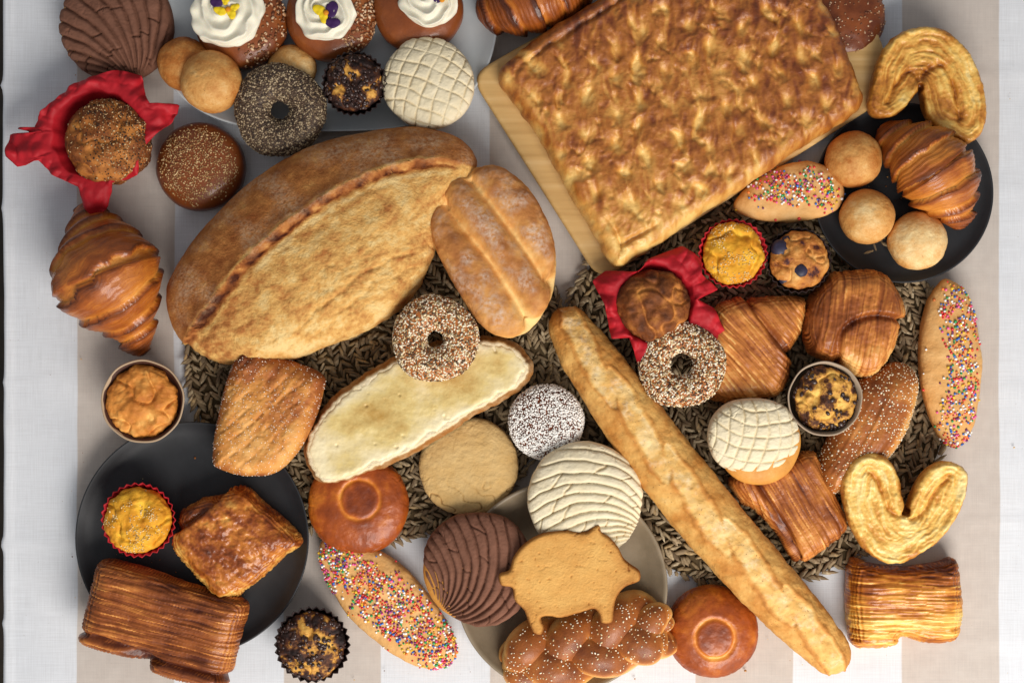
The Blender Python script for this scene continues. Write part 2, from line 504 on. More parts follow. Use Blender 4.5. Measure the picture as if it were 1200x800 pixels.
M['concha_c'] = crust('chocolate_sugar_crust', [(0, '#9b715e'), (.5, '#7f5a49'), (1, '#4a2d22')], amp=.2, sc=50, bump=.5, bs=420, rough=.8, spec=.15)
M['cookie'] = crust('sandy_cookie', [(0, '#e6cd9c'), (.5, '#d0ad75'), (1, '#8e6436')], amp=.25, sc=45, bump=.8, bs=300, rough=.85, spec=.12)
M['pig'] = crust('pig_cookie_dough', [(0, '#e6ba72'), (.5, '#d39f5a'), (1, '#99622d')], amp=.26, sc=45, bump=.6, bs=420, rough=.75, spec=.18, pore=.25)
M['sprink_bread'] = crust('sprinkle_bread_crust', [(0, '#efcb92'), (.5, '#dca868'), (1, '#a86c34')], amp=.25, sc=40, bump=.5, bs=300, rough=.65)
M['croissant'] = crust('croissant_crust', [(0, '#eeb864'), (.3, '#d58c3c'), (.6, '#aa5f25'), (1, '#5a2b12')], amp=.25, sc=40, bump=.3, rough=.38, coat=.35, lam=(14, 240))
M['pastry'] = crust('laminated_pastry_crust', [(0, '#f2c37c'), (.3, '#d38d48'), (.6, '#a05e2e'), (1, '#5e2c16')], amp=.25, sc=30, bump=.3, rough=.42, coat=.16, lam=(11, 300))
M['pastry_y'] = crust('golden_pastry_crust', [(0, '#f8d27c'), (.3, '#e5a245'), (.6, '#b46a25'), (1, '#6a2f12')], amp=.3, sc=28, bump=.3, rough=.4, coat=.32, lam=(11, 300))
M['puff'] = crust('glazed_puff_crust', [(0, '#eebb66'), (.3, '#c98038'), (.6, '#954f1e'), (1, '#52240d')], amp=.55, sc=75, bump=.8, bs=150, rough=.36, coat=.35)
M['sugar_pastry'] = crust('sugared_pastry_crust', [(0, '#f0be78'), (.35, '#d8984e'), (.65, '#b06a34'), (1, '#6e361a')], amp=.35, sc=55, bump=.9, bs=300, rough=.6, spec=.4)
M['palmier'] = crust('palmier_pastry', [(0, '#f8e0a0'), (.35, '#ecc06a'), (.65, '#c98b3c'), (1, '#8a4f1e')], amp=.3, sc=70, bump=.45, bs=300, rough=.42, coat=.2)
M['muffin_y'] = crust('yellow_muffin_crumb', [(0, '#f2c244'), (.4, '#dd9c2a'), (.7, '#b06c1c'), (1, '#763f12')], amp=.4, sc=70, bump=.9, bs=240, rough=.7)
M['muffin_b'] = crust('brown_muffin_crumb', [(0, '#efb763'), (.35, '#c98743'), (.65, '#8e5426'), (1, '#4a2614')], amp=.4, sc=70, bump=.9, bs=240, rough=.65)
M['muffin_o'] = crust('orange_muffin_crumb', [(0, '#f2bf70'), (.4, '#dd9648'), (.75, '#b76f2c'), (1, '#7c4216')], amp=.4, sc=70, bump=.8, bs=240, rough=.6)
M['muffin_berry'] = crust('blueberry_muffin_crumb', [(0, '#eec27c'), (.45, '#d0914a'), (.68, '#a8672e'), (.78, '#5c3330'), (1, '#2c1a22')], amp=.6, sc=70, bump=.8, bs=240, rough=.6)
M['muffin_c'] = crust('chocolate_chip_muffin_crumb', [(0, '#efc46c'), (.35, '#d09a4a'), (.5, '#6a4128'), (.7, '#38201a'), (1, '#20100c')], amp=.75, sc=85, bump=.9, bs=240, rough=.6)
M['donut'] = crust('donut_crust', [(0, '#d59a58'), (.5, '#b5713a'), (1, '#7a4220')], amp=.25, sc=40, rough=.5)
M['choc'] = plain('chocolate_glaze', '#38211a', .4, .5, .3, coat=.3)
M['sesame'] = colattr('sesame_seed', .5, .35)
M['sprinkle'] = colattr('sugar_sprinkle', .35, .5, .2)
M['cocoa'] = plain('cocoa_dough', '#4e3c2e', .55, .35, .3)
M['butter'] = crust('butter_spread', [(0, '#f0e2bc'), (.5, '#dfc88a'), (1, '#b98d40')], amp=.55, sc=26, bump=.5, bs=170, rough=.42, coat=.15)
M['crumb'] = crust('white_crumb', [(0, '#f3e8d0'), (.5, '#e6d3ac'), (1, '#a8743c')], amp=.3, sc=80, bump=1.0, bs=300, rough=.8)
M['cream'] = plain('whipped_cream', '#efe8d2', .5, .4, .15, 120, sss=.1)
M['plate_dark'] = plain('matte_black_stoneware', '#202124', .5, .4, .08, 500, c2='#28292c', sc=40)
M['plate_grey'] = plain('pale_grey_stoneware', '#c2c7c9', .35, .4, .05, 500, c2='#b6bcbf', sc=20)
M['bowl'] = plain('taupe_stoneware', '#8c7c66', .45, .4, .15, 250, c2='#7d6e58', sc=35)
M['paper_red'] = plain('red_baking_paper', '#bd1c28', .6, .3, .3, 260, c2='#a51520', sc=60)
M['cup_dark'] = plain('dark_brown_baking_cup', '#2a1a18', .6, .3, .2)
M['cup_tan'] = plain('foil_baking_cup', '#b59a7c', .55, .4, .2)
M['cup_brown'] = plain('dark_brown_paper', '#4a281a', .6, .3, .2)
M['cup_clear'] = plain('pale_baking_cup', '#a8937c', .5, .4, .15)
M['petal_y'] = plain('yellow_petal', '#f0cf1c', .6); M['petal_p'] = plain('purple_petal', '#3a1650', .6); M['petal_o'] = plain('flower_eye', '#d98a10', .6)
M['berry'] = plain('blueberry_skin', '#1d1a2c', .5, .4, .2, c2='#37334c', sc=120)
M['streusel'] = colattr('streusel', .6)

# wood board
k = NT('pale_bamboo'); mp = k.new('ShaderNodeMapping'); k.t.links.new(k.obj(), mp.inputs[0]); mp.inputs['Rotation'].default_value = (0, 0, radians(-34)); mp.inputs['Scale'].default_value = (6, 90, 6)
g = k.noise(1.0, mp.outputs[0], 6)
M['board'] = k.done(k.ramp(g, [(.3, '#bd965c'), (.5, '#cda76b'), (.7, '#d9b67e')]), k.bump(g, .15), .5, .35)
# woven seagrass strands
k = NT('dry_seagrass'); M['grass'] = k.done(k.mix(k.mrange(k.noise(300), .3, .7), k.attr('col', 'Color'), (*lin('#7d6a50'), 1)), k.bump(k.noise(700), .5), .7, .25)
M['mat_back'] = plain('seagrass_core', '#53442f', .9, .1, .5, 200)

# cloth with woven stripes
k = NT('striped_linen')
sx = k.new('ShaderNodeSeparateXYZ'); k.t.links.new(k.obj(), sx.inputs[0])
wv = k.math('ADD', sx.outputs[0], k.math('MULTIPLY', k.math('SUBTRACT', k.noise(6, detail=2), .5), .006))
ph = k.math('FRACT', k.math('DIVIDE', k.math('ADD', wv, 0.6 - 0.089 + 2.42), 0.242))
st = k.mrange(ph, 0.472, 0.478, 1, 0)
ed = k.mrange(ph, 0.0, 0.006, 0, 1)
st = k.math('MULTIPLY', st, ed)
wn = k.noise(9, detail=4)
ca = k.mix(k.mrange(wn, .3, .7), (*lin('#e9ebef'), 1), (*lin('#e2e5ea'), 1))
cb = k.mix(k.mrange(k.noise(60), .3, .7), (*lin('#d3c8be'), 1), (*lin('#cbbfb5'), 1))
col = k.mix(st, ca, cb)
for sc_ in ((25, 900, 1), (900, 25, 1)):
    mp = k.new('ShaderNodeMapping'); k.t.links.new(k.obj(), mp.inputs[0]); mp.inputs['Scale'].default_value = sc_
    tn = k.noise(1.0, mp.outputs[0], 3)
    col = k.mix(k.mrange(tn, .35, .75, 0, .16), col, (*lin('#8f8a86'), 1))
col = k.mix(k.mrange(k.noise(420, detail=2), .735, .78), col, (*lin('#b0a59c'), 1))
wa = k.new('ShaderNodeTexWave', bands_direction='X'); wa.inputs['Scale'].default_value = 260; wa.inputs['Distortion'].default_value = .6; k.t.links.new(k.obj(), wa.inputs[0])
wb = k.new('ShaderNodeTexWave', bands_direction='Y'); wb.inputs['Scale'].default_value = 260; wb.inputs['Distortion'].default_value = .6; k.t.links.new(k.obj(), wb.inputs[0])
nr = k.bump(k.math('ADD', wa.outputs['Fac'], wb.outputs['Fac']), .4, .0005)
nr = k.bump(k.noise(25, detail=5), .35, .002, nr)
M['cloth'] = k.done(col, nr, .85, .15)
M['wood_dark'] = plain('dark_table_wood', '#2a241d', .6, .3, .2, c2='#3a3026')

# ------------------------------------------------------------------ the setting: floor, table, cloth
def box(name, lo, hi, mat):
    v = np.array([[x, y, z] for x in (lo[0], hi[0]) for y in (lo[1], hi[1]) for z in (lo[2], hi[2])])
    q = np.array([[0, 1, 3, 2], [4, 6, 7, 5], [0, 4, 5, 1], [2, 3, 7, 6], [0, 2, 6, 4], [1, 5, 7, 3]])
    return raw_obj(name, v, [q], mat, smooth=False)
o = box('floor', (-2.5, -2.5, -0.80), (2.5, 2.5, -0.75), M['wood_dark']); o['kind'] = 'structure'
o = box('table', (-0.593, -0.75, -0.045), (1.1, 0.75, -0.006), M['wood_dark']); o['kind'] = 'structure'

def make_cloth():
    xs = np.concatenate([np.linspace(-0.30, 0, 20)[:-1], np.arange(0, 1.72, 0.006)])    # arc length from the table edge
    ys = np.arange(-0.78, 0.781, 0.006)
    A, B = np.meshgrid(xs, ys, indexing='ij')
    r = 0.006
    x = np.where(A >= r, A, np.where(A > -r, r - (r - A) * 0 - r * np.cos(np.clip((A + r) / (2 * r), 0, 1) * pi / 2) , 0.0))
    z = np.where(A >= r, 0, np.where(A > -r, -r + r * np.sin(np.clip((A + r) / (2 * r), 0, 1) * pi / 2), A))
    mm = np.stack([A.ravel(), B.ravel(), A.ravel() * 0], 1) * 1000
    wr = 0.5 * fbm(mm, 160, 3, 2) + 0.25 * fbm(mm, 45, 2, 4, (1, .5, 1))
    for (y0, amp, wd, tl) in ((-0.236, 1.5, 4, .02), (-0.045, 1.0, 4, -.01), (0.16, 1.1, 5, .015), (-0.33, .8, 4, -.02), (0.30, .9, 5, .01)):
        dd = (mm[:, 1] - 1000 * y0 - tl * mm[:, 0] - 5 * fbm(mm, 120, 2, 9)) / wd
        wr += 1.6 * amp * np.exp(-np.abs(dd)) * (0.6 + 0.5 * fbm(mm, 200, 1, 6))
    top = (A.ravel() > r)
    V = np.stack([x.ravel() - 0.5985 + np.where(top, 0, -wr * .003), B.ravel(), z.ravel() + np.where(top, (wr - 2.6) * .001, 0)], 1)
    w = len(ys)
    i, j = np.meshgrid(np.arange(len(xs) - 1), np.arange(w - 1), indexing='ij')
    Q = np.stack([i * w + j, (i + 1) * w + j, (i + 1) * w + j + 1, i * w + j + 1], -1).reshape(-1, 4)
    o = raw_obj('tablecloth', V, [Q], M['cloth'])
    o['label'] = 'white linen tablecloth with beige stripes under all the breads'; o['category'] = 'tablecloth'
make_cloth()

# ------------------------------------------------------------------ placemats
def placemat(px, py, R, label):
    t = T('placemat', label, 'placemat', px, py, 0, 'woven placemats')
    lathe(t, 'backing', [(0.5, 3), (R - 9, 3), (R - 7, 1.5), (R - 8, 0.3)], M['mat_back'], 90)
    pitch = 17.5
    nco = int(R / pitch)
    pal = np.array([lin(c) for c in ('#8d785b', '#a08a6b', '#b7a280', '#75624a', '#cbb896', '#958263', '#66533f', '#b3976b')])
    for i in range(nco + 1):
        r = max(R - pitch * (i + 0.5), 3.0)
        n = max(8, int(2 * pi * r / 5.4))
        pos, ax, ay, az = [], [], [], []
        for row in (-1, 1):
            a = (np.arange(n) + 0.5 * (row > 0)) / n * 2 * pi + rng.normal(0, .015, n)
            rad = r + row * pitch * 0.245 + rng.normal(0, 1.3, n)
            tl = row * (0.62 + rng.normal(0, .26, n))
            er = np.stack([np.cos(a), np.sin(a), a * 0], 1); et = np.stack([-np.sin(a), np.cos(a), a * 0], 1)
            dr = et * np.cos(tl)[:, None] + er * np.sin(tl)[:, None]
            dr[:, 2] += rng.normal(0.0, .2, n)
            dr /= np.linalg.norm(dr, axis=1)[:, None]
            sd = np.cross([0, 0, 1.0], dr); sd /= np.linalg.norm(sd, axis=1)[:, None]; up = np.cross(dr, sd)
            h = 5.4 + rng.normal(0, 1.0, n)
            pos.append(er * rad[:, None] + np.stack([h * 0, h * 0, h], 1)); L = 8.4 + rng.normal(0, 1.6, n)
            ax.append(dr * L[:, None]); ay.append(sd * (2.5 + rng.normal(0, .45, n))[:, None]); az.append(up * (2.3 + rng.normal(0, .3, n))[:, None])
        cc = pal[rng.integers(0, len(pal), 2 * n)] * (1 + rng.normal(0, .15, (2 * n, 1)))
        instances('braided_coil', np.concatenate(pos) * S, np.concatenate(ax) * S, np.concatenate(ay) * S, np.concatenate(az) * S,
                  M['grass'], t.o, STRAND, {'col': np.clip(cc, .01, 1)}, None)
placemat(441, 412, 226, 'round woven seagrass placemat under the big split loaf')
placemat(879, 452, 240, 'round woven seagrass placemat under the baguette and small pastries')

# ------------------------------------------------------------------ plates
t = T('platter', 'pale grey rounded platter with cream buns at the top edge', 'platter', 380, -20, 0)
sup = lambda th, n=3.0, ax=1.0, ay=0.85: 1 / (np.abs(np.cos(th) / ax) ** n + np.abs(np.sin(th) / ay) ** n) ** (1 / n)
lathe(t, 'dish', [(.5, 6), (150, 6), (176, 8), (194, 15), (202, 21), (204, 22), (205, 21.2), (204, 19), (190, 9), (165, 2), (150, 0), (.5, 0)], M['plate_grey'], 200, sup, zs=21)
t = T('plate', 'large matte black plate holding glazed puff pastry, lower left', 'plate', 225, 631, 9, 'black plates')
lathe(t, 'dish', [(.5, 5), (100, 5), (118, 6.5), (129, 11), (134.5, 16.5), (136.5, 17.5), (137, 16.5), (133, 11), (118, 3), (95, 0), (.5, 0)], M['plate_dark'], 160, zs=17)
t = T('plate', 'matte black plate holding croissant and three cheese balls, upper right', 'plate', 1059, 226, 0, 'black plates')
lathe(t, 'dish', [(.5, 9), (70, 9), (88, 10.5), (98, 14), (103, 19), (105, 20), (105.6, 19), (102, 13), (85, 5), (60, 2), (46, 0), (.5, 0)], M['plate_dark'], 160, zs=20)
t = T('bowl', 'shallow taupe stoneware bowl under the pig cookie', 'bowl', 658, 688, 0)
lathe(t, 'dish', [(.5, 8), (70, 8), (92, 12), (108, 22), (119, 35), (121.5, 37.5), (124, 37.5), (124.5, 35), (116, 20), (98, 6), (80, 0), (.5, 0)], M['bowl'], 160, zs=36)

# ------------------------------------------------------------------ big breads
def big_loaf():
    t = T('bread_loaf', 'huge oval loaf with a long torn slash and pale open side', 'bread loaf', 370, 300, 9)
    out = [(197, 352), (203, 322), (228, 282), (285, 223), (350, 180), (420, 157), (485, 150), (533, 160), (557, 184), (554, 208), (532, 240), (512, 290), (484, 348),
           (440, 383), (385, 405), (330, 424), (270, 428), (232, 414), (206, 388)]
    ear = spline([(222, 400), (250, 368), (290, 318), (345, 268), (410, 226), (470, 202), (520, 194), (548, 196)], 10, False)
    def geo(P):
        d, _, sd = seg_dist(np.stack([P.x, P.y], 1), ear, False)
        d = d * -sd        # positive on the upper-left crust side
        d = d + 3 * fbm(P.mm, 14, 3, 3)
        u = np.clip((P.x - 205) / 350, 0, 1)
        ends = sstep(0, .12, u) * sstep(1.0, .85, u) * sstep(1.2, 1.0, P.s)
        return d, ends
    def ax(P):        # along / across the loaf
        a = radians(-30)
        return np.stack([(P.x * cos(a) + P.y * sin(a)) * .35, -P.x * sin(a) + P.y * cos(a), P.x * 0], 1)
    def disp(P):
        d, en = geo(P)
        A = sstep(-1.5, 1.5, d)
        tn = fbm(ax(P) * np.array([.6, 1, 1]), 5, 3, 2)
        h = en * (A * (9 * np.exp(-np.clip(d, 0, None) / 15)) - (1 - A) * 8.5 * np.exp(np.clip(d, None, 0) / 40))
        q = ax(P)
        rip = (1 - A) * (.95 * fbm(q, 5, 3, 5) + .9 * fbm(P.mm, 4, 3, 4) + 3.0 * fbm(P.mm, 42, 3, 8)) * (P.s < 1.4)
        st = -2.4 * np.exp(-((d + 96 + 7 * fbm(P.mm, 30, 3, 4)) / 2.6) ** 2) * sstep(330, 380, P.x) * sstep(-.35, .1, fbm(P.mm, 34, 2, 14))
        st += -1.8 * np.exp(-((d + 112 + 7 * fbm(P.mm, 30, 3, 5)) / 2.2) ** 2) * sstep(-.15, .2, fbm(P.mm, 30, 2, 17))
        tear = np.exp(-((d - 2) / 6) ** 2) * 1.7 * tn * en
        return h + rip + st * (P.s < 1.2) + tear + 1.8 * fbm(P.mm, 60, 3, 1) + .5 * A * fbm(P.mm, 8, 3, 9)
    def attr(P):
        d, en = geo(P)
        A = sstep(-2, 2, d)
        q = ax(P)
        b = .58 * A + (1 - A) * (0.26 + 0.16 * fbm(P.mm, 30, 3, 6) + .24 * fbm(q, 9, 3, 5) + .16 * fbm(P.mm, 4, 3, 4))
        b += en * (-.30 * np.exp(-((d - 4) / 1.8) ** 2) + .72 * np.exp(-((d + 2.5 + 2.5 * fbm(P.mm, 34, 2, 44)) / (3.2 + 2.2 * fbm(P.mm, 40, 2, 45))) ** 2) * (.75 + .9 * fbm(q, 7, 3, 3)) - .22 * np.exp(-((d + 11) / 3) ** 2))
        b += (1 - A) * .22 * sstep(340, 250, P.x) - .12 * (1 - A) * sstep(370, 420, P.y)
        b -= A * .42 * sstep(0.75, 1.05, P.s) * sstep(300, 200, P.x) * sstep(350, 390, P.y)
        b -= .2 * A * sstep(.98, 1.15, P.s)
        b += A * .1 * fbm(P.mm, 25, 3, 7)
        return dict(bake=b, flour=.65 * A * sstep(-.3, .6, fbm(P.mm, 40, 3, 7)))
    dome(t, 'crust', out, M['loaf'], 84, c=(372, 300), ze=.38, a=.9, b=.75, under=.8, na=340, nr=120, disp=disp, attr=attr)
big_loaf()

def telera():
    t = T('bread_roll', 'oval floury bread roll with two lengthwise grooves on the big loaf', 'bread roll', 578, 295, 40)
    out = [(504, 258), (512, 228), (540, 202), (578, 194), (608, 210), (636, 248), (652, 298), (647, 346), (624, 384), (596, 396), (566, 382), (532, 334), (509, 285)]
    g1 = np.array([(548, 205), (562, 222), (604, 275), (645, 330)], float); g2 = np.array([(515, 235), (530, 254), (580, 315), (622, 380)], float)
    def geo(P):
        q = np.stack([P.x, P.y], 1)
        a, _, _ = seg_dist(q, spline(g1, 6, False), False); b, _, _ = seg_dist(q, spline(g2, 6, False), False)
        return np.minimum(a, b)
    def disp(P):
        d = geo(P) + fbm(P.mm, 20, 2, 1)
        return -9.0 * np.exp(-(d / 6) ** 2) * sstep(1.2, .95, P.s) - 7 * np.exp(-(d / 17) ** 2) * sstep(1.25, .9, P.s) + 1.6 * fbm(P.mm, 28, 3, 2) + .7 * fbm(P.mm, 8, 3, 4)
    def attr(P):
        d = geo(P)
        g = np.exp(-(d / 9) ** 2)
        b = .60 - .44 * g - .35 * sstep(.85, 1.15, P.s) + .22 * fbm(P.mm, 18, 3)
        b -= .18 * sstep(330, 390, P.y)
        return dict(bake=b, flour=(1 - g) * .75 * sstep(.95, .5, P.s) * sstep(-.4, .4, fbm(P.mm, 24, 3, 9)))
    dome(t, 'crust', out, M['telera'], 46, c=(579, 296), ze=.42, a=.85, b=.6, under=.82, na=260, nr=90, disp=disp, attr=attr)
telera()

def focaccia():
    t = T('bread_board', 'pale wooden board with rounded corners under the sheet bread', 'board', 800, 100, 9)
    c = np.array([(550, 88), (703, 330), (1054, 106), (962, -150)], float)
    pts = []
    for i in range(4):                                   # rounded corners
        a, b, d = c[i - 1], c[i], c[(i + 1) % 4]
        u = (a - b) / np.linalg.norm(a - b); w = (d - b) / np.linalg.norm(d - b)
        for q in np.linspace(0, 1, 8):
            r = 26
            pts.append((1 - q) ** 2 * (b + u * r) + 2 * q * (1 - q) * b + q * q * (b + w * r))
    slab(t, 'panel', pts, M['board'], 16, edge=3, e0=.75, g=3, inset=1.5, sharp=True, zs=16)
    t = T('sheet_bread', 'huge golden dimpled sheet bread on the wooden board', 'flat bread', 800, 110, 25)
    out = [(584, 94), (594, 70), (640, 36), (690, 5), (740, -28), (800, -66), (860, -104), (900, -120), (922, -95), (945, -45), (967, 2), (986, 45), (1005, 92), (1011, 116),
           (1000, 134), (950, 166), (890, 206), (830, 247), (775, 285), (742, 304), (724, 313), (712, 303), (695, 270), (661, 213), (625, 152), (595, 112)]
    ca, sa = cos(radians(-34)), sin(radians(-34))
    def uv(P):
        x, y = P.x - 800, P.y - 100
        return x * ca + y * sa, -x * sa + y * ca
    def relief(P):
        u, v = uv(P)
        q = np.stack([u, v, u * 0], 1)
        w = q + np.stack([9 * fbm(q, 45, 2, 1), 9 * fbm(q, 45, 2, 5), u * 0], 1)
        row = np.floor(w[:, 1] / 33)
        hsh = np.modf(np.abs(np.sin((row + 40) * 12.99) * 437.5))[0]
        cu = (w[:, 0] + 36 * hsh) / 36; ci = np.floor(cu)
        h2 = np.modf(np.abs(np.sin(ci * 78.2 + row * 37.7) * 246.3))[0]; h3 = np.modf(np.abs(np.sin(ci * 17.2 + row * 91.7) * 146.3))[0]
        du = (cu - ci - .5) * 36 + 11 * (h2 - .5); dv = (w[:, 1] / 33 - row - .5) * 33 + 9 * (h3 - .5)
        big0 = 9 * fbm(q, 60, 2, 21)
        dim = np.exp(-((du / 7) ** 2 + ((dv + .3 * du) / 10) ** 2)) * (.45 + .75 * h2)
        dim = dim + .7 * sstep(.1, .7, fbm(w, 22, 3, 12, (1.5, .8, 1)))
        wr = 1 - 1.3 * np.abs(fbm(np.stack([u * .8 + v * .6, (v * .8 - u * .6) * .38, u * 0], 1) + np.stack([big0, big0, u * 0], 1), 12, 3, 7))      # fine wrinkles
        big = fbm(q, 75, 3, 2, (.7, 1.3, 1)); fine = fbm(q, 16, 3, 3)
        return np.clip(dim, 0, 1.2), big, fine, wr
    def disp(P):
        dim, big, fine, wr = relief(P)
        e = sstep(2, 22, P.e)
        groove = -5.5 * np.exp(-((P.e - 17 + 3 * fine) / 3.5) ** 2) * sstep(140, 40, P.y) * (P.x < 800)
        groove += -6 * np.exp(-((P.e - 21 + 3 * fine) / 3.5) ** 2) * sstep(250, 280, P.y) * sstep(790, 750, P.x)
        return -6.2 * dim * e + 3.2 * big + 1.8 * fine + 2.4 * (wr - .6) * e + groove
    def attr(P):
        dim, big, fine, wr = relief(P)
        b = .58 - .48 * dim + .14 * big + .12 * fine - .3 * (wr - .62)
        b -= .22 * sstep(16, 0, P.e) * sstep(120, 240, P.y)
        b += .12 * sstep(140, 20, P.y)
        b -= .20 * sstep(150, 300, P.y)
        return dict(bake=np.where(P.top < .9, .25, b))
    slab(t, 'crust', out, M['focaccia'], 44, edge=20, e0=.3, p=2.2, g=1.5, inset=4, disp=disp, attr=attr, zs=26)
focaccia()

def baguette():
    t = T('baguette', 'long golden baguette with pale slashes lying across the placemats', 'baguette', 820, 590, 9)
    path = [(655, 362), (680, 405), (715, 455), (775, 538), (850, 630), (920, 708), (968, 760), (990, 787)]
    rad = [20, 29, 34, 37, 36.5, 33, 26, 17]
    def slash(P):
        side = np.cos(P.an) * P.r     # across, mm
        best = np.full(len(P.u), 9.0); lo = np.zeros(len(P.u))
        for c in (.11, .30, .50, .70, .89):
            l0 = (P.u - c) * 530
            dd = side + l0 * .15 - 1 + 4.5 * fbm(P.mm, 30, 3, 12)
            wdt = 12.5 * np.sqrt(np.clip(1 - (l0 / 72) ** 2, 0, 1)) + 1e-3
            q = np.where(np.abs(l0) < 72, np.abs(dd) / wdt, 9)
            best = np.minimum(best, q)
        return best
    def disp(P):
        up = np.sin(P.an) > 0
        q = slash(P) + .25 * fbm(P.mm, 18, 3, 2)
        ins = sstep(1.05, .75, q) * up; lip = np.exp(-((q - 1.12) / .16) ** 2) * up
        return -1.2 * ins + 1.2 * lip + ins * .9 * fbm(P.mm, 8, 3, 4) + 1.8 * fbm(P.mm, 30, 3, 1) + .9 * fbm(P.mm, 8, 3, 6)
    def attr(P):
        up = np.sin(P.an) > 0
        q = slash(P) + .25 * fbm(P.mm, 18, 3, 2)
        ins = sstep(1.05, .8, q) * up; lip = np.exp(-((q - 1.15) / .18) ** 2) * up
        return dict(bake=.46 - .20 * ins + .15 * lip + .22 * fbm(P.mm, 30, 3, 3) + .22 * sstep(.96, 1, P.u) + .2 * sstep(.05, 0, P.u) - .12 * sstep(.1, -.4, np.sin(P.an)), flour=.45 * ins * sstep(-.1, .6, fbm(P.mm, 14, 3, 8)))
    tube(t, 'crust', path, rad, M['baguette'], zc=[17, 25, 29, 31, 31, 28, 22, 15], na=120, ns=380, flat=.88, cap=.035, disp=disp, attr=attr)
baguette()

# ------------------------------------------------------------------ shell buns (conchas)
def shell_pat(hx, hy, a0, n, bend, R, width=0.155, off=0):
    def f(P):
        dx, dy = P.x - hx, hy - P.y
        d = np.hypot(dx, dy)
        a = np.arctan2(dy, dx) - radians(a0)
        a = (a + pi) % (2 * pi) - pi
        a = a + bend * (d / (2 * R)) + .025 * fbm(P.mm, 30, 2, 3)
        v = a / width + off
        idx = np.floor(v); fr = v - idx
        w = np.minimum(fr, 1 - fr) * width * d       # px from groove
        # cross cracks along each ridge, offset from ridge to ridge
        h = np.modf(np.abs(np.sin(idx * 12.9898 + off) * 43758.5453))[0]
        c = d / 24 + h + .15 * fbm(P.mm, 18, 2, 5); cf = np.abs(c - np.round(c)) * 24
        h2 = np.modf(np.abs(np.sin(np.round(c) * 78.233 + idx * 37.7) * 24634.63))[0]
        crack = np.exp(-(cf / .9) ** 2) * (h2 > .62)
        return w, crack
    return f
def grid_pat(cx, cy, ang, sp, curve=0.0):
    def f(P):
        x, y = P.x - cx, P.y - cy
        c, s = cos(radians(ang)), sin(radians(ang))
        u, v = x * c + y * s, -x * s + y * c
        u = u + curve * v * v / 60 + 3.2 * fbm(P.mm, 38, 2, 2); v = v + curve * u * u / 60 + 3.2 * fbm(P.mm, 38, 2, 4)
        w = np.minimum(np.abs(u / sp - np.round(u / sp)), np.abs(v / sp - np.round(v / sp))) * sp
        return w + 1.8 * np.clip(fbm(P.mm, 30, 2, 9) + .1, 0, 1), np.zeros(len(x))
    return f
def concha(label, px, py, r, z0, mat, pat, H=40, bun_c=None, bun_r=None, gw=1.9, depth=2.6, rot=None, group=None, out=None, ridge=2.2, top_th=5, bunmat='bread_base'):
    t = T('shell_bun', label, 'sweet bun', px, py, z0, group, rot)
    bc = bun_c or (px, py); br = bun_r or r * .97
    dome(t, 'bun', br, M[bunmat], H - 3, c=bc, ze=.45, b=.7, under=.8, na=90, nr=20, attr=lambda P: dict(bake=.55 - .3 * sstep(.9, 1.4, P.s)))
    def disp(P):
        w, ck = pat(P)
        e = sstep(1.06, .93, P.s)
        rd = np.sqrt(np.clip(1 - (1 - np.clip(w / 6.5, 0, 1)) ** 2, 0, 1)) * ridge
        return e * (rd - ridge - depth * np.exp(-(w / gw) ** 2) - 2.0 * ck - .9 * np.exp(-(fbm(P.mm, 20, 3, 41) / .03) ** 2) * sstep(.1, .5, fbm(P.mm, 26, 2, 42))) + .7 * fbm(P.mm, 14, 3, 1) + .35 * fbm(P.mm, 4, 3, 43) + 1.2 * fbm(P.mm, 50, 2, 2)
    def attr(P):
        w, ck = pat(P)
        e = sstep(1.06, .93, P.s)
        return dict(bake=.38 + e * (.22 * np.exp(-(w / 1.5) ** 2) + .4 * ck) + .1 * fbm(P.mm, 20, 2, 4))
    dome(t, 'topping', out or r, M[mat], H, ze=.5, zb=2, a=.95, b=.72, under=.93, na=330, nr=96, nb=6, wob=.025, disp=disp, attr=attr)
    return t

concha('white shell bun with curved ridges behind the pig cookie', 685, 586, 68, 30, 'concha_w', shell_pat(764, 640, 112, 9, -1.15, 68, .15, .3), H=40, rot=(-2, 3, 0), depth=1.6, ridge=2.6, gw=1.3)
concha('chocolate shell bun left of the pig cookie in the bowl', 558, 667, 63, 24, 'concha_c', shell_pat(508, 722, 40, 9, -1.25, 63, .165, .2), H=38, rot=(0, -4, 0),
       out=[(497, 660), (505, 630), (530, 606), (565, 600), (598, 608), (622, 640), (625, 680), (608, 715), (575, 733), (540, 728), (512, 705)])
concha('chocolate shell bun above the red wrapped muffin, top left', 137, 30, 66, 0, 'concha_c', shell_pat(160, 106, 95, 9, -.5, 66, .155), H=42)
concha('white grid-scored bun on the grey platter', 502, 98, 54, 22, 'concha_w', grid_pat(500, 98, 20, 15.5, -.12), H=36, depth=1.2, gw=1.2, ridge=1.5)
concha('white grid-scored bun with golden base right of the baguette', 881, 510, 53, 40, 'concha_w', grid_pat(880, 508, 8, 15, .3), H=34, bun_c=(888, 517), bun_r=50, depth=1.3, gw=1.3, ridge=1.6,
       rot=(5, 4, 0), out=[(829, 518), (832, 490), (852, 470), (885, 465), (918, 474), (935, 500), (932, 528), (905, 548), (872, 554), (842, 544)])

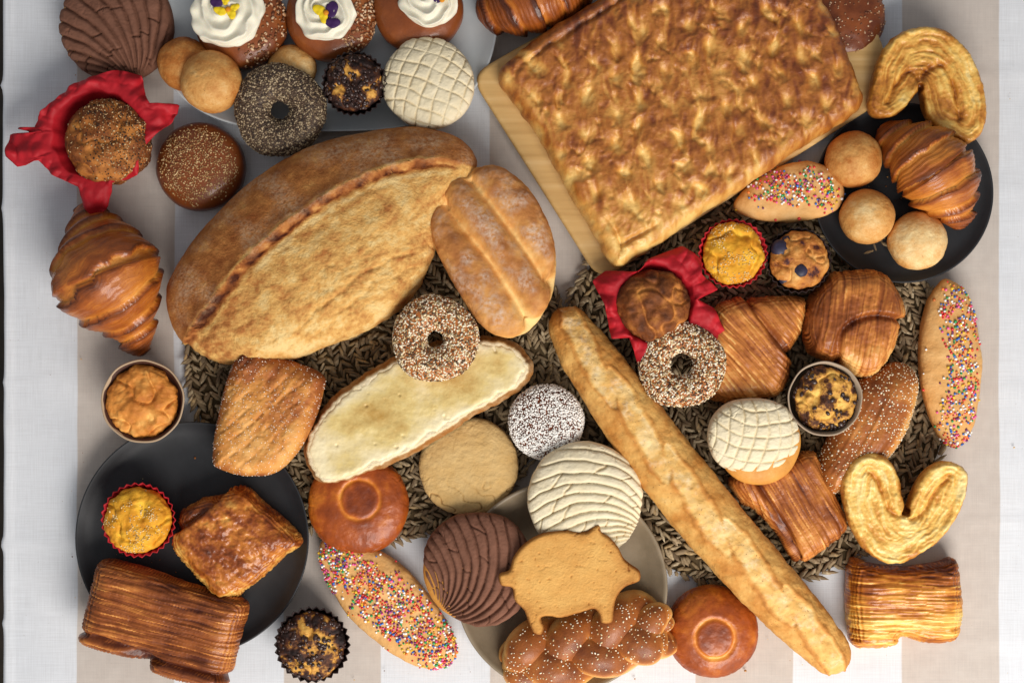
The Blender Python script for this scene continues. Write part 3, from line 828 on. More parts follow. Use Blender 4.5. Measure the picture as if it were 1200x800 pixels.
# ------------------------------------------------------------------ round buns and cookies
def ring_bun(label, px, py, r, z0, H, cx, cy):
    t = T('glazed_bun', label, 'bun', px, py, z0, 'glazed buns with a pressed ring')
    def rho(P): return np.hypot(P.x - cx, P.y - cy) + .8 * fbm(P.mm, 15, 2, 3)
    def disp(P):
        q = rho(P)
        return -2.2 * np.exp(-((q - 23) / 2.6) ** 2) - 1.0 * sstep(22, 16, q) + .8 * fbm(P.mm, 40, 2, 1) + .5 * fbm(P.mm, 7, 3, 5) - .9 * np.exp(-(fbm(P.mm, 24, 3, 8) / .05) ** 2) * sstep(.45, .9, P.s) * (P.s < 1.1)
    def attr(P):
        q = rho(P)
        return dict(bake=.60 + .34 * fbm(P.mm, 42, 3, 6) + .12 * fbm(P.mm, 9, 3, 7) - .36 * np.exp(-((q - 23.5) / 2.6) ** 2) + .18 * sstep(22, 14, q) - .4 * sstep(.92, 1.2, P.s) + .1 * fbm(P.mm, 25, 2))
    dome(t, 'crust', r, M['ring_bun'], H, ze=.34, a=.95, b=.8, under=.85, na=200, nr=80, disp=disp, attr=attr)
ring_bun('shiny round bun with pressed ring under the buttered bread', 420, 590, 59, 9, 36, 424, 583)
ring_bun('shiny round bun with pressed ring beside the baguette tip', 834, 739, 54, 0, 44, 834, 743)

def round_cookie():
    t = T('round_cookie', 'plain round sandy cookie with a cracked rim', 'cookie', 549, 546, 9)
    def ck(P):
        return np.exp(-(np.abs(fbm(P.mm, 26, 2, 5)) / .035) ** 2) * sstep(0, 60, P.y - 540)
    def disp(P): return .9 * fbm(P.mm, 10, 3, 1) - 2.2 * ck(P) * (P.s < 1.05) + 1.2 * fbm(P.mm, 45, 2, 2)
    dome(t, 'dough', 58, M['cookie'], 26, ze=.4, a=.8, b=.55, under=.9, na=240, nr=90, wob=.015, disp=disp, attr=lambda P: dict(bake=.42 + .35 * ck(P) + .2 * sstep(.9, 1.1, P.s)))
round_cookie()

SES = ['#efe0c0', '#e6d2a8', '#f4ead2', '#d9c090', '#efe3c8']
SES_D = ['#a08c6e', '#877257', '#5a4636', '#40322a', '#b09c7e', '#6f5c48']
SPR = ['#e23a3a', '#f2f0ea', '#2f6fc4', '#2fa05a', '#f0c42e', '#ef7f2e', '#e85a9a', '#f5f2ee', '#7a2f6a', '#d8282e']

def sesame_bun():
    t = T('sesame_bun', 'dark round bun topped with sesame, below the grey platter', 'bun', 236, 196, 0)
    R = dome(t, 'crust', 52, M['dark_bun'], 46, ze=.35, a=.95, b=.8, na=140, nr=50, disp=lambda P: .8 * fbm(P.mm, 30, 2), attr=lambda P: dict(bake=.5 + .25 * sstep(.7, 1, P.s)))
    scatter(R, 'sesame_seeds', 1900, (1.4, .85, .5), M['sesame'], lambda P: sstep(.72, .5, P.s + .06 * fbm(P.mm, 14, 2)) * (.35 + np.clip(fbm(P.mm, 12, 2, 3) + .5, 0, 1)), ['#c09a68', '#a87f50', '#d0b080', '#8c6238'], mind=1.5)
sesame_bun()

def ring_donut(label, px, py, r, z0, rin, mat, seeds, palette, H=32, hole=(0, 0), rot=None, group='ring donuts coated in seeds', size=(1.9, 1.1, .6)):
    t = T('donut', label, 'donut', px, py, z0, group, rot)
    # ring cross-section swept round as a lathe with an uneven outline
    rc = (r + rin) / 2; ra = (r - rin) / 2
    an = np.linspace(-pi * .98, pi * .98, 30)
    n = 140
    prof = [(rc + ra * np.sign(cos(a)) * abs(cos(a)) ** .85 if False else rc + ra * cos(a), H / 2 + H / 2 * sin(a)) for a in np.linspace(pi * 1.45, -pi * .45, 40)]
    R = lathe(t, 'dough', prof, M[mat], n, lambda th: 1 + .02 * np.sin(3 * th + px) + .015 * np.sin(5 * th), zs=H / 2, disp=lambda P: .9 * fbm(P.mm, 18, 2), attr=lambda P: dict(bake=.5 + .1 * fbm(P.mm, 30, 2)))
    scatter(R, 'seed_coating', seeds, size, M['sesame'], lambda P: sstep(-.12, .35, P.N[:, 2]) * (P.V[:, 2] > H * .35 * S), palette, jit=.2, mind=1.75)
    return t
ring_donut('sesame coated ring donut lying on the buttered bread', 511, 396, 51, 52, 10, 'donut', 5000, SES + ['#6b5540', '#9a8460', '#55422f'], H=32, rot=(3, -3, 0))
ring_donut('sesame coated ring donut touching the red paper and baguette', 800, 428, 51, 40, 13, 'donut', 5000, SES + ['#5b4636', '#9a8460', '#4a3828'], H=30, rot=(-4, -6, 0))
ring_donut('dark chocolate ring donut with grey seeds on the platter rim', 328, 127, 54, 22, 11, 'cocoa', 6500, SES_D, H=34, rot=(8, 0, 0))

def snow_cake():
    t = T('sprinkled_cake', 'small round cake covered in tiny white sugar pearls', 'cake', 640, 494, 9)
    R = dome(t, 'dough', 43, M['dark_bun'], 42, ze=.5, a=.85, b=.55, under=.85, na=120, nr=50, disp=lambda P: .8 * fbm(P.mm, 18, 2), attr=lambda P: dict(bake=.6 + .0 * P.x))
    scatter(R, 'sugar_pearls', 9000, (1.3, 1.3, 1.1), M['sesame'], lambda P: (P.s < 1.2) * (.5 + sstep(-40, 30, P.x - 640 + P.y - 494)), ['#f3efe8', '#efe9e2', '#f7f4ee'], unit=SEED, sink=.1, mind=1.6)
snow_cake()

def ball(label, px, py, r, z0, H, group, bake=.4, out=None):
    t = T('cheese_ball', label, 'bread ball', px, py, z0, group)
    def disp(P):
        cr = np.exp(-(np.abs(fbm(P.mm, 22, 3, 4)) / .06) ** 2) * sstep(.5, .1, P.s) * sstep(-.1, .3, fbm(P.mm, 18, 2, 12))
        return 1.1 * fbm(P.mm, 24, 3, 1) - .8 * cr + .35 * fbm(P.mm, 5, 2, 3)
    dome(t, 'crust', out or r, M['ball'], H, ze=.42, a=1, b=.92, under=.6, na=100, nr=44, wob=.03, disp=disp,
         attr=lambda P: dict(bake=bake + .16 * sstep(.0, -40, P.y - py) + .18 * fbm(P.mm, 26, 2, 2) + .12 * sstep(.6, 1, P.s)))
gb = 'small round bread balls'
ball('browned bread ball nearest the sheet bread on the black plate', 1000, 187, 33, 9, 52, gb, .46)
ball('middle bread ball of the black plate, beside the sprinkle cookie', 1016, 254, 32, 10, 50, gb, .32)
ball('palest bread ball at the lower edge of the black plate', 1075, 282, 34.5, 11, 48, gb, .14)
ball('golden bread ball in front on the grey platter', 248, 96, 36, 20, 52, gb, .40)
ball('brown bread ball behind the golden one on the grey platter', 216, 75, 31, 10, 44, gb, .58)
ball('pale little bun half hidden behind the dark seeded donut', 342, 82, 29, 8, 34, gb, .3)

# cream buns
def cream_bun(label, px, py, r, cx, cy, cr, petals, crumbs):
    t = T('cream_bun', label, 'cream bun', px, py, 7, 'cream topped buns on the platter')
    R = dome(t, 'bun', r, M['dark_bun'], 44, ze=.4, a=.92, b=.75, na=130, nr=50, wob=.03, disp=lambda P: .9 * fbm(P.mm, 26, 3), attr=lambda P: dict(bake=.42 + .2 * fbm(P.mm, 30, 2)))
    if crumbs:
        scatter(R, 'streusel', 260, (2.2, 1.3, 1.0), M['streusel'], lambda P: sstep(14, 40, P.x - cx) * (P.s < .95), ['#b98a60', '#8e5c38', '#d9b894', '#6e4024'], sink=.2)
    def disp(P):
        q = np.hypot(P.x - cx, P.y - cy)
        sw = np.sin(P.th * 1.0 + (q / cr + .16 * fbm(P.mm, 30, 2, 4)) * 2 * pi * 1.5)
        return 2.7 * (1 - 2 * np.abs(sw)) * sstep(.05, .3, P.rr) + .6 * fbm(P.mm, 20, 2) + .5 * np.sin(5 * P.th + q * .2)
    dome(t, 'cream', cr, M['cream'], 19, c=(cx, cy), zb=37, ze=.4, a=.85, b=.55, under=.8, na=120, nr=50, wob=.04, disp=disp)
    if petals:
        fx, fy = petals[0][0], petals[0][1]
        fl = dome(t, 'flower', 3.2, M['petal_o'], 3, c=(fx, fy), zb=58, na=10, nr=4, nb=2)
        for (x, y, rx, ry, a, mt) in petals[1:]:
            ang = np.linspace(0, 2 * pi, 10, endpoint=False); c_, s_ = cos(radians(a)), sin(radians(a))
            o = [(x + rx * cos(q) * c_ - ry * sin(q) * s_, y + rx * cos(q) * s_ + ry * sin(q) * c_) for q in ang]
            dome(t, 'petal', o, M[mt], 2.2, c=(x, y), zb=56.5, ze=.4, na=24, nr=5, nb=2, parent=fl.o, disp=lambda P: .5 * np.sin(P.th * 3))
cream_bun('cream topped bun with yellow flower, left of the three', 283, 28, 54, 267, 15, 42, [(267, 11), (258, 13, 8, 5, 20, 'petal_y'), (271, 16, 7, 5, 60, 'petal_y'), (275, 9, 6, 4, -30, 'petal_y'), (254, 3, 8, 6, 0, 'petal_p'), (264, 2, 5, 4, 0, 'petal_y')], True)
cream_bun('cream topped bun with purple and yellow flower, middle of three', 388, 20, 53, 382, 15, 34, [(382, 15), (374, 12, 8, 6, 30, 'petal_y'), (379, 20, 5, 8, -15, 'petal_y'), (389, 11, 7, 10, 10, 'petal_p'), (390, 27, 9, 6, 0, 'petal_p')], True)
cream_bun('cream topped bun beside the white grid bun, right of three', 490, 10, 53, 502, 1, 33, [(518, 0), (522, -3, 7, 3, 0, 'petal_y'), (513, 1, 5, 2.5, 0, 'petal_p')], False)

def corner_bun():
    t = T('sugared_bun', 'dark brown sugared bun behind the board, top right', 'bun', 990, 22, 0)
    R = dome(t, 'crust', 47, M['dark_bun'], 34, ze=.4, na=110, nr=40, disp=lambda P: 1.2 * fbm(P.mm, 14, 3), attr=lambda P: dict(bake=.55 + .2 * fbm(P.mm, 15, 2)))
    scatter(R, 'sugar_crumbs', 260, (1.2, .9, .7), M['streusel'], None, ['#a87c58', '#7a4a30', '#c9a98a'])
corner_bun()

# ------------------------------------------------------------------ sprinkle breads
def sprinkle_bread(label, out, c, z0, H, axis, width, n, rot=None):
    t = T('sprinkle_bread', label, 'sweet bread', c[0], c[1], z0, 'long breads with rainbow sprinkles', rot)
    ax = spline(axis, 6, False)
    R = dome(t, 'dough', out, M['sprink_bread'], H, c=c, ze=.42, a=.85, b=.6, under=.85, na=200, nr=60,
             disp=lambda P: 1.0 * fbm(P.mm, 14, 3) + 1.2 * fbm(P.mm, 45, 2, 3), attr=lambda P: dict(bake=.4 + .25 * sstep(.75, 1.05, P.s) + .12 * fbm(P.mm, 16, 2, 2)))
    def mask(P):
        d, _, _ = seg_dist(np.stack([P.x, P.y], 1), ax, False)
        return sstep(width * 1.2, width * .5, d + 7 * fbm(P.mm, 18, 3, 6)) * (P.s < 1.05) * (.12 + np.clip(fbm(P.mm, 12, 2, 9) + .4, 0, 1)) + .012 * (P.s < .98)
    scatter(R, 'sprinkles', n, (1.45, 1.45, 1.3), M['sprinkle'], mask, SPR, unit=BALL, sink=.22, jit=.2, mind=2.0)
sprinkle_bread('long sprinkle bread on bare cloth at the right edge', [(1109, 327), (1129, 342), (1143, 382), (1149, 432), (1142, 490), (1130, 517), (1113, 524), (1096, 506), (1081, 460), (1077, 410), (1084, 360), (1096, 336)],
               (1113, 427), 4, 34, [(1118, 350), (1122, 385), (1122, 430), (1119, 470), (1115, 505)], 21, 900)
sprinkle_bread('fully sprinkled long bread left of the bowl', [(374, 645), (384, 630), (425, 636), (470, 662), (510, 706), (533, 748), (531, 772), (507, 782), (465, 768), (415, 727), (386, 684)],
               (453, 706), 0, 34, [(395, 660), (430, 685), (470, 715), (515, 755)], 29, 2300)
sprinkle_bread('sprinkle bread tucked under the edge of the sheet bread', [(860, 238), (880, 215), (915, 195), (948, 189), (978, 203), (989, 226), (978, 248), (945, 259), (900, 260), (870, 252)],
               (925, 228), 9, 32, [(900, 222), (930, 222), (960, 225)], 22, 520)

# ------------------------------------------------------------------ croissants
def croissant(label, path, rad, z0, layers, c, skew=.5, dark=0.0, tips=True):
    t = T('croissant', label, 'croissant', c[0], c[1], z0, 'croissants')
    def layer(P):
        v = P.u * layers + skew * np.cos(P.an) * .55 + .12 * fbm(P.mm, 26, 2, 2)
        fr = v - np.floor(v)
        h = np.where(P.u < .5, fr, 1 - fr)           # each layer steps down towards the tips
        return h, v
    def disp(P):
        h, v = layer(P)
        step = (h ** .8) * 7.5 - 4.5
        return step * sstep(0, .1, P.u) * sstep(1, .9, P.u) + .5 * fbm(P.mm, 12, 2, 3) + .35 * np.sin(v * 2 * pi * 5)
    def attr(P):
        h, v = layer(P)
        b = .48 + dark + .34 * sstep(.7, .95, h) - .30 * np.exp(-(h / .22) ** 2) + .2 * fbm(P.mm, 35, 2, 5) + .35 * sstep(.14, .0, np.minimum(P.u, 1 - P.u))
        q = np.stack([P.an * .25, v * .12, P.u * 0], 1)
        return dict(bake=b, lam=q)
    tube(t, 'crust', path, rad, M['croissant'], na=110, ns=220, flat=.86, cap=.07, disp=disp, attr=attr)
croissant('croissant lying on the cloth at the left edge', [(96, 236), (104, 262), (118, 290), (131, 322), (142, 350), (153, 382), (160, 417)], [14, 26, 46, 63, 53, 29, 13], 0, 8, (130, 330), .6, .06)
croissant('croissant on the black plate beside bread balls', [(1034, 148), (1050, 163), (1078, 188), (1102, 217), (1120, 243), (1132, 266)], [14, 25, 43, 42, 25, 11], 12, 8, (1083, 203), -.5)
croissant('dark croissant cut off by the top edge of the photo', [(560, 8), (586, 8), (620, -2), (660, -18), (705, -40)], [13, 33, 44, 40, 22], 0, 7, (620, 0), .3, .22)

# ------------------------------------------------------------------ laminated pastries
def pastry(name, label, out, c, z0, H, ang, mat='pastry', edge=22, freq=5.5, ridge=1.1, notch=None, base=.5, rot=None, zfun=None, fold=None, swirl=0, e0=.35, sheen=0, bakef=None, group=None, cat='pastry', lamscale=1.0, dispf=None, smooth_n=8, layers=1.0, sheets=None):
    t = T(name, label, cat, c[0], c[1], z0, group, rot)
    ca, sa = cos(radians(ang)), sin(radians(ang))
    def uv(P):
        x, y = P.x - c[0], P.y - c[1]
        u, v = x * ca + y * sa, -x * sa + y * ca
        v = v + 2.2 * fbm(P.mm, 60, 2, 2) + swirl * u * u / 100
        return u, v
    def layer(P):        # the edges of the thin dough sheets show as terraces round the rim
        return np.sin(P.V[:, 2] * 1000 * 2 * pi / 3.4 + 2.2 * fbm(P.mm, 16, 2, 21)) * sstep(edge * .62, edge * .3, P.e) * (.4 + .6 * np.clip(fbm(P.mm, 20, 2, 22) + .5, 0, 1)) * (layers)
    fold_l = spline(fold, 6, False) if fold else None
    def fd(P):
        d, _, sd = seg_dist(np.stack([P.x, P.y], 1), fold_l, False)
        return d * sd
    sheets = layers if sheets is None else sheets
    def sheet(P, u, v):      # thin dough sheets lapping over each other like shingles
        x = v / (freq * 1.05) + .9 * fbm(np.stack([u * .035, v * .25, u * 0], 1), 9, 3, 31)
        return x - np.floor(x), np.floor(x)
    def disp(P):
        u, v = uv(P)
        q = np.stack([u * .07, v, u * 0], 1)
        rg = 1 - 2 * np.abs(fbm(q, freq * 1.5, 2, 3))
        h = ridge * (.75 * rg + .5 * fbm(q, freq * .5, 2, 6) + .5 * fbm(q, freq * 2.7, 2, 7)) * (.45 + .55 * sstep(1, 10, P.e)) + 1.3 * fbm(P.mm, 40, 2, 1) + .35 * fbm(P.mm, 6, 2, 15)
        if fold:
            s = fd(P); h = h - 5.5 * np.exp(-((s + 2) / 4) ** 2) + 4.0 * sstep(-1, 3, s) * np.exp(-np.clip(s, 0, None) / 26)
        if dispf: h = h + dispf(P, u, v)
        sw, si = sheet(P, u, v)
        h = h + sheets * (1.5 * sw - .7) * (.25 + .75 * np.clip(fbm(np.stack([u * .25, si * 9, u * 0], 1), 9, 2, 33) + .5, 0, 1)) * sstep(0, 7, P.e)
        h = h + layer(P) * 1.0
        return h
    def attr(P):
        u, v = uv(P)
        q = np.stack([u * .07, v, u * 0], 1)
        b = base + .14 * fbm(q, freq * 1.3, 3, 5) + .30 * fbm(P.mm, 34, 3, 4) - .16 * (1 - 2 * np.abs(fbm(q, freq * 1.5, 2, 3)))
        if fold: b = b + .25 * np.exp(-((fd(P) + 2) / 5) ** 2)
        if bakef: b = b + bakef(P, u, v)
        sw, si = sheet(P, u, v)
        b = b - .22 * layer(P) + sheets * (.12 * (sw < .2) - .42 * (sw > .78) * sstep(-.1, .35, fbm(np.stack([u * .3, si * 9, u * 0], 1), 9, 3, 36)) + .16 * fbm(np.stack([u * .12, si * 9, u * 0], 1), 9, 2, 34))
        return dict(bake=b, lam=np.stack([u, v, v * 0], 1) * .001 * lamscale)
    return slab(t, 'crust', out, M[mat], H, edge=edge, e0=e0, g=1.0, inset=4, disp=disp, attr=attr, zfun=zfun, smooth_n=smooth_n)

pastry('laminated_pastry', 'dark striped folded pastry overlapping the lower left plate rim', [(118, 657), (160, 664), (230, 688), (286, 705), (282, 740), (262, 801), (222, 800), (180, 786), (176, 772), (140, 766), (96, 752), (97, 722), (106, 685)],
       (188, 728), 24, 42, 14, base=.74, edge=26, freq=5, ridge=1.9, group='striped folded pastries', fold=[(92, 742), (135, 752), (178, 770), (225, 784), (285, 800)])
pastry('laminated_pastry', 'golden striped pastry roll below the heart palmier', [(999, 655), (1022, 660), (1060, 665), (1100, 660), (1121, 655), (1127, 682), (1129, 722), (1121, 750), (1086, 753), (1058, 746), (1048, 758), (1003, 759), (995, 730), (994, 690)],
       (1061, 707), 0, 46, 1, mat='pastry_y', base=.56, edge=30, freq=4.5, ridge=1.6, group='striped folded pastries',
       bakef=lambda P, u, v: .3 * sstep(-18, -45, v) - .28 * np.exp(-((v - 22) / 16) ** 2) + .30 * np.exp(-(((u - 8) / 24) ** 2 + ((v - 12) / 7) ** 2)))
pastry('laminated_pastry', 'striped brown pastry half under the white grid bun', [(858, 560), (900, 548), (948, 528), (962, 540), (978, 578), (994, 618), (968, 642), (938, 661), (926, 648), (912, 622), (888, 598), (868, 585)],
       (930, 595), 9, 38, 58, base=.56, edge=18, freq=6, ridge=1.9, group='striped folded pastries', fold=[(880, 560), (900, 592), (920, 625), (935, 660)])
pastry('laminated_pastry', 'striped golden folded pastry right of the sesame donut', [(836, 366), (868, 351), (915, 347), (944, 351), (941, 384), (927, 412), (922, 446), (908, 464), (868, 472), (828, 462), (815, 420)],
       (885, 408), 9, 40, 48, base=.50, edge=20, freq=5.5, ridge=1.8, group='striped folded pastries', fold=[(868, 345), (885, 372), (905, 398), (926, 420)])
pastry('laminated_pastry', 'shiny brown pastry roll below the upper right plate', [(944, 380), (950, 350), (972, 324), (984, 319), (1022, 317), (1042, 326), (1056, 352), (1058, 372), (1050, 404), (1034, 432), (1018, 442), (1000, 438), (964, 418), (950, 410)],
       (1002, 378), 10, 50, 98, sheets=.5, base=.60, edge=24, freq=7, ridge=1.4, group='striped folded pastries', fold=[(978, 425), (976, 398), (990, 378), (1020, 368), (1058, 374)][::-1],
       dispf=lambda P, u, v: 1.0 * fbm(P.mm, 9, 3, 8), bakef=lambda P, u, v: -.25 * sstep(375, 425, P.y) * sstep(975, 990, P.x) + .22 * sstep(985, 955, P.x) - .2 * sstep(8, 1, P.e) * (P.y > 410))
pastry('puff_pastry', 'square glazed puff pastry on the lower left black plate', [(203, 642), (206, 612), (216, 594), (248, 580), (284, 571), (308, 588), (353, 631), (332, 655), (292, 690), (259, 706), (230, 678)],
       (277, 638), 15, 44, 40, mat='puff', sheets=.12, base=.52, edge=22, freq=9, ridge=.8, fold=[(200, 625), (228, 610), (252, 590), (268, 570)], rot=(0, 0, 0),
       dispf=lambda P, u, v: 2.4 * fbm(P.mm, 17, 3, 8) + 4 * sstep(0, 40, P.e) - 2 + 1.1 * (1 - 2 * np.abs(fbm(P.mm, 9, 3, 13))), bakef=lambda P, u, v: .25 * fbm(P.mm, 17, 3, 8) - .25 * sstep(16, 2, P.e) * (P.y > 640))
def diamonds(P, u, v):
    a = (u + v * .35 + 2 * fbm(P.mm, 25, 2, 5)) / 17; b = (u * .2 - v + 2 * fbm(P.mm, 25, 2, 6)) / 15
    w = np.minimum(np.abs(a - np.round(a)) * 17, np.abs(b - np.round(b)) * 15)
    return (-1.7 * np.exp(-(w / 2.2) ** 2) * sstep(-.5, .3, fbm(P.mm, 30, 2, 9)) + 1.0 * fbm(P.mm, 9, 3, 4)) * sstep(0, 8, P.e)
R = pastry('sugared_pastry', 'sugar dusted scored pastry leaning on the big loaf', [(281, 407), (300, 409), (345, 424), (377, 440), (377, 462), (366, 500), (345, 535), (322, 554), (288, 558), (258, 551), (248, 540), (252, 500), (264, 450)],
       (313, 482), 28, 44, -50, mat='sugar_pastry', layers=0, base=.42, edge=20, freq=12, ridge=.6, rot=(0, 0, 0), dispf=diamonds,
       bakef=lambda P, u, v: .28 * sstep(480, 420, P.y) + .2 * sstep(8, 1, P.e) - .1 * sstep(490, 540, P.y))
scatter(R, 'sugar_crystals', 900, (.55, .5, .45), M['sesame'], None, ['#f4ead8', '#fff8ea'], mind=1.5)
R = pastry('sesame_pastry', 'reddish sesame topped pastry between foil cup and palmier', [(1000, 455), (1022, 436), (1052, 424), (1074, 437), (1077, 466), (1064, 505), (1044, 535), (1010, 560), (975, 580), (960, 560), (964, 535), (980, 495)],
       (1020, 500), 9, 46, 118, mat='braid', layers=0, base=.72, edge=30, freq=13, ridge=1.6, bakef=lambda P, u, v: -.45 * sstep(18, 2, P.e) * (P.x > 1030) * (P.y > 450))
scatter(R, 'sesame_seeds', 1100, (1.4, .85, .5), M['sesame'], lambda P: np.clip(.55 + fbm(P.mm, 25, 2, 4), .05, 1), SES, mind=2.4)

# ------------------------------------------------------------------ palmiers
def palmier(label, out, c, z0, H, crease, crease2, rot=None, brown=0.0):
    t = T('palmier', label, 'palmier', c[0], c[1], z0, 'heart shaped palmiers', rot)
    def lay(P, e): return np.stack([e, P.x * .10, P.y * .10], 1)
    cr = spline(crease, 6, False); c2 = spline(crease2, 6, False)
    def near(P):
        q = np.stack([P.x, P.y], 1)
        return np.minimum(seg_dist(q, cr, False)[0], seg_dist(q, c2, False)[0]) + .8 * fbm(P.mm, 8, 2, 31)
    def disp(P):
        d = near(P)
        e = P.e + 4.0 * fbm(P.mm, 20, 3, 3)
        return 1.7 * fbm(lay(P, e), 4.0, 3, 3) * sstep(.5, 4, P.e) + 1.0 * fbm(P.mm, 5, 3, 1) + 2.4 * fbm(P.mm, 26, 2, 5) + 1.6 * np.exp(-((P.e - 5) / 3.5) ** 2) - 4.5 * np.exp(-(d / 3.2) ** 2)
    def attr(P):
        d = near(P)
        e = P.e + 4.0 * fbm(P.mm, 20, 3, 3)
        return dict(bake=.34 + brown - .34 * fbm(lay(P, e), 4.0, 3, 3) + .10 * fbm(P.mm, 6, 3, 1) + .26 * fbm(P.mm, 48, 2, 8) + .26 * sstep(5, 0, P.e) + .22 * fbm(P.mm, 22, 3, 6) + .25 * np.exp(-(d / 4) ** 2))
    slab(t, 'crust', out, M['palmier'], H, edge=6, e0=.72, g=1.0, inset=2, disp=disp, attr=attr)
palmier('yellow heart palmier lying on woven mat above the roll', [(986, 575), (990, 552), (1003, 537), (1022, 531), (1040, 538), (1051, 556), (1057, 580), (1060, 599), (1063, 592), (1069, 575), (1083, 552), (1104, 540), (1123, 543), (1133, 557), (1131, 577),
        (1120, 605), (1100, 630), (1076, 648), (1055, 659), (1035, 658), (1014, 645), (999, 622), (990, 598)], (1055, 605), 34, 24, [(1061, 597), (1053, 603), (1040, 596), (1034, 578), (1022, 556), (1016, 552)], [(1060, 599), (1067, 607), (1081, 597), (1096, 573), (1110, 557)])
palmier('pale brown palmier leaning on the upper right plate rim', [(1018, 118), (1026, 78), (1046, 46), (1082, 32), (1114, 43), (1139, 73), (1152, 115), (1151, 150), (1136, 168), (1114, 162), (1093, 148), (1082, 128), (1077, 104), (1071, 112),
        (1056, 130), (1036, 139), (1021, 134)], (1090, 95), 24, 26, [(1077, 104), (1080, 88), (1100, 78), (1112, 92), (1120, 120), (1122, 140)], [(1077, 104), (1070, 88), (1058, 88), (1046, 104), (1038, 122)], rot=None, brown=.16)

# ------------------------------------------------------------------ buttered bread
def buttered():
    t = T('buttered_bread', 'half bread spread with butter, under the sesame donut', 'buttered bread', 490, 482, 34)
    out = [(360, 536), (362, 510), (378, 485), (396, 465), (425, 445), (458, 425), (500, 408), (540, 400), (570, 398), (600, 405), (617, 422), (620, 437), (607, 453), (580, 470), (548, 487), (515, 509), (480, 529), (455, 541), (425, 554), (398, 564), (374, 562)]
    rough = spline(out, 14); rough = rough + 2.2 * np.stack([fbm(np.c_[rough, rough[:, 0] * 0], 9, 3, 4), fbm(np.c_[rough, rough[:, 0] * 0], 9, 3, 5)], 1)
    slab(t, 'bread', rough, M['crumb'], 18, sharp=True, edge=3.5, e0=.7, g=1.3, inset=-5, disp=lambda P: .9 * fbm(P.mm, 6, 3, 1) + .7 * fbm(P.mm, 20, 2), zs=18,
         attr=lambda P: dict(bake=np.where(P.top < .9, .95, .35 + .5 * sstep(1.6, .4, P.e) + .1 * fbm(P.mm, 14, 2))))
    def inn(pts, k):
        p = spline(pts, 8); q = np.roll(p, -1, 0) - np.roll(p, 1, 0); n = np.stack([q[:, 1], -q[:, 0]], 1); n /= np.linalg.norm(n, axis=1)[:, None] + 1e-9
        if ((p + n - p.mean(0)) ** 2).sum() > ((p - n - p.mean(0)) ** 2).sum(): n = -n
        w = k * (1 + .9 * fbm(np.c_[p, p[:, 0] * 0], 16, 3, 3))
        return p + n * w[:, None]
    slab(t, 'butter', inn(out, 5.5), M['butter'], 2.6, zb=17.4, edge=6, e0=.1, g=1.3, inset=.5, sharp=True, zs=2.6,
         disp=lambda P: 1.4 * fbm(P.mm, 34, 3, 2, (.6, 1, 1)) + .6 * fbm(P.mm, 9, 3, 4) - 2.2 * sstep(.62, .8, fbm(P.mm, 11, 2, 15)), attr=lambda P: dict(bake=.30 - .3 * sstep(9, 1, P.e) + .25 * sstep(8, 24, P.e) + .5 * fbm(P.mm, 36, 3, 5, (.6, 1, 1))))
buttered()

# ------------------------------------------------------------------ pig cookie and braid
def pig():
    t = T('pig_cookie', 'flat pig shaped cookie lying on top of the bowl', 'cookie', 665, 675, 64)
    out = [(585, 673), (587, 686), (600, 689), (602, 703), (614, 715), (620, 730), (625, 741), (634, 744), (638, 735), (634, 724), (645, 722), (658, 724), (682, 718), (696, 714), (702, 720), (705, 730), (717, 729),
           (719, 716), (723, 700), (733, 688), (746, 683), (751, 679), (750, 669), (740, 661), (731, 653), (724, 640), (714, 629), (706, 624), (702, 615), (694, 617), (686, 623), (658, 621), (635, 625), (616, 636), (602, 653), (597, 668)]
    slab(t, 'dough', out, M['pig'], 11, edge=4.5, e0=.45, g=1.0, inset=1.0, smooth_n=5, zs=9, disp=lambda P: .5 * fbm(P.mm, 12, 3, 1) + .9 * fbm(P.mm, 50, 2, 2) - .8 * sstep(.5, .7, fbm(P.mm, 5, 2, 9)) - .9 * np.exp(-(fbm(P.mm, 30, 3, 12) / .025) ** 2) * sstep(.1, .5, fbm(P.mm, 40, 2, 13)),
         attr=lambda P: dict(bake=.30 + .35 * sstep(4, 0, P.e) + .28 * sstep(16, 2, P.e + 5 * fbm(P.mm, 20, 2, 6)) + .2 * fbm(P.mm, 30, 3, 3) + .4 * sstep(.55, .7, fbm(P.mm, 5, 2, 9))))
pig()

def braid():
    t = T('braided_bread', 'braided bread with sesame seeds below the pig cookie', 'braided bread', 685, 748, 10)
    a0, a1 = np.array([588., 782.]), np.array([790., 726.])
    L = np.linalg.norm(a1 - a0); ux = (a1 - a0) / L; vx = np.array([-ux[1], ux[0]])
    u = np.linspace(0, 1, 22)
    for kx in range(3):
        ph = u * 2 * pi * 1.3 + kx * 2 * pi / 3 + .6
        taper = np.minimum(1, np.minimum(u, 1 - u) * 4 + .35)
        lat = 22 * np.sin(ph) * taper; zz = 21 + 9 * np.sin(2 * ph + .2) * taper
        pth = a0 + np.outer(u * L, ux) + np.outer(lat, vx) + np.outer(-18 * np.sin(u * pi), [0, 0.0])
        if kx == 0: pth[-3:] += np.array([[2, 8], [6, 14], [6, 18]])
        rad = 24 * np.minimum(1, .42 + np.minimum(u, (1 - u) * .8) * 4)
        R = tube(t, 'strand', pth, rad, M['braid'], zc=zz, na=48, ns=150, flat=.88, cap=.06, disp=lambda P: .7 * fbm(P.mm, 22, 3), zs=24, zmin=-1,
                 attr=lambda P: dict(bake=.76 - .66 * sstep(.85, .35, P.N[:, 2]) + .2 * fbm(P.mm, 20, 2)))
        scatter(R, 'sesame_seeds', 300, (1.35, .8, .5), M['sesame'], lambda P: sstep(.45, .75, P.N[:, 2]) * np.clip(.5 + fbm(P.mm, 22, 2, 3), 0, 1) * (P.V[:, 2] > .026), SES, mind=2.6, parent=R.o)
braid()

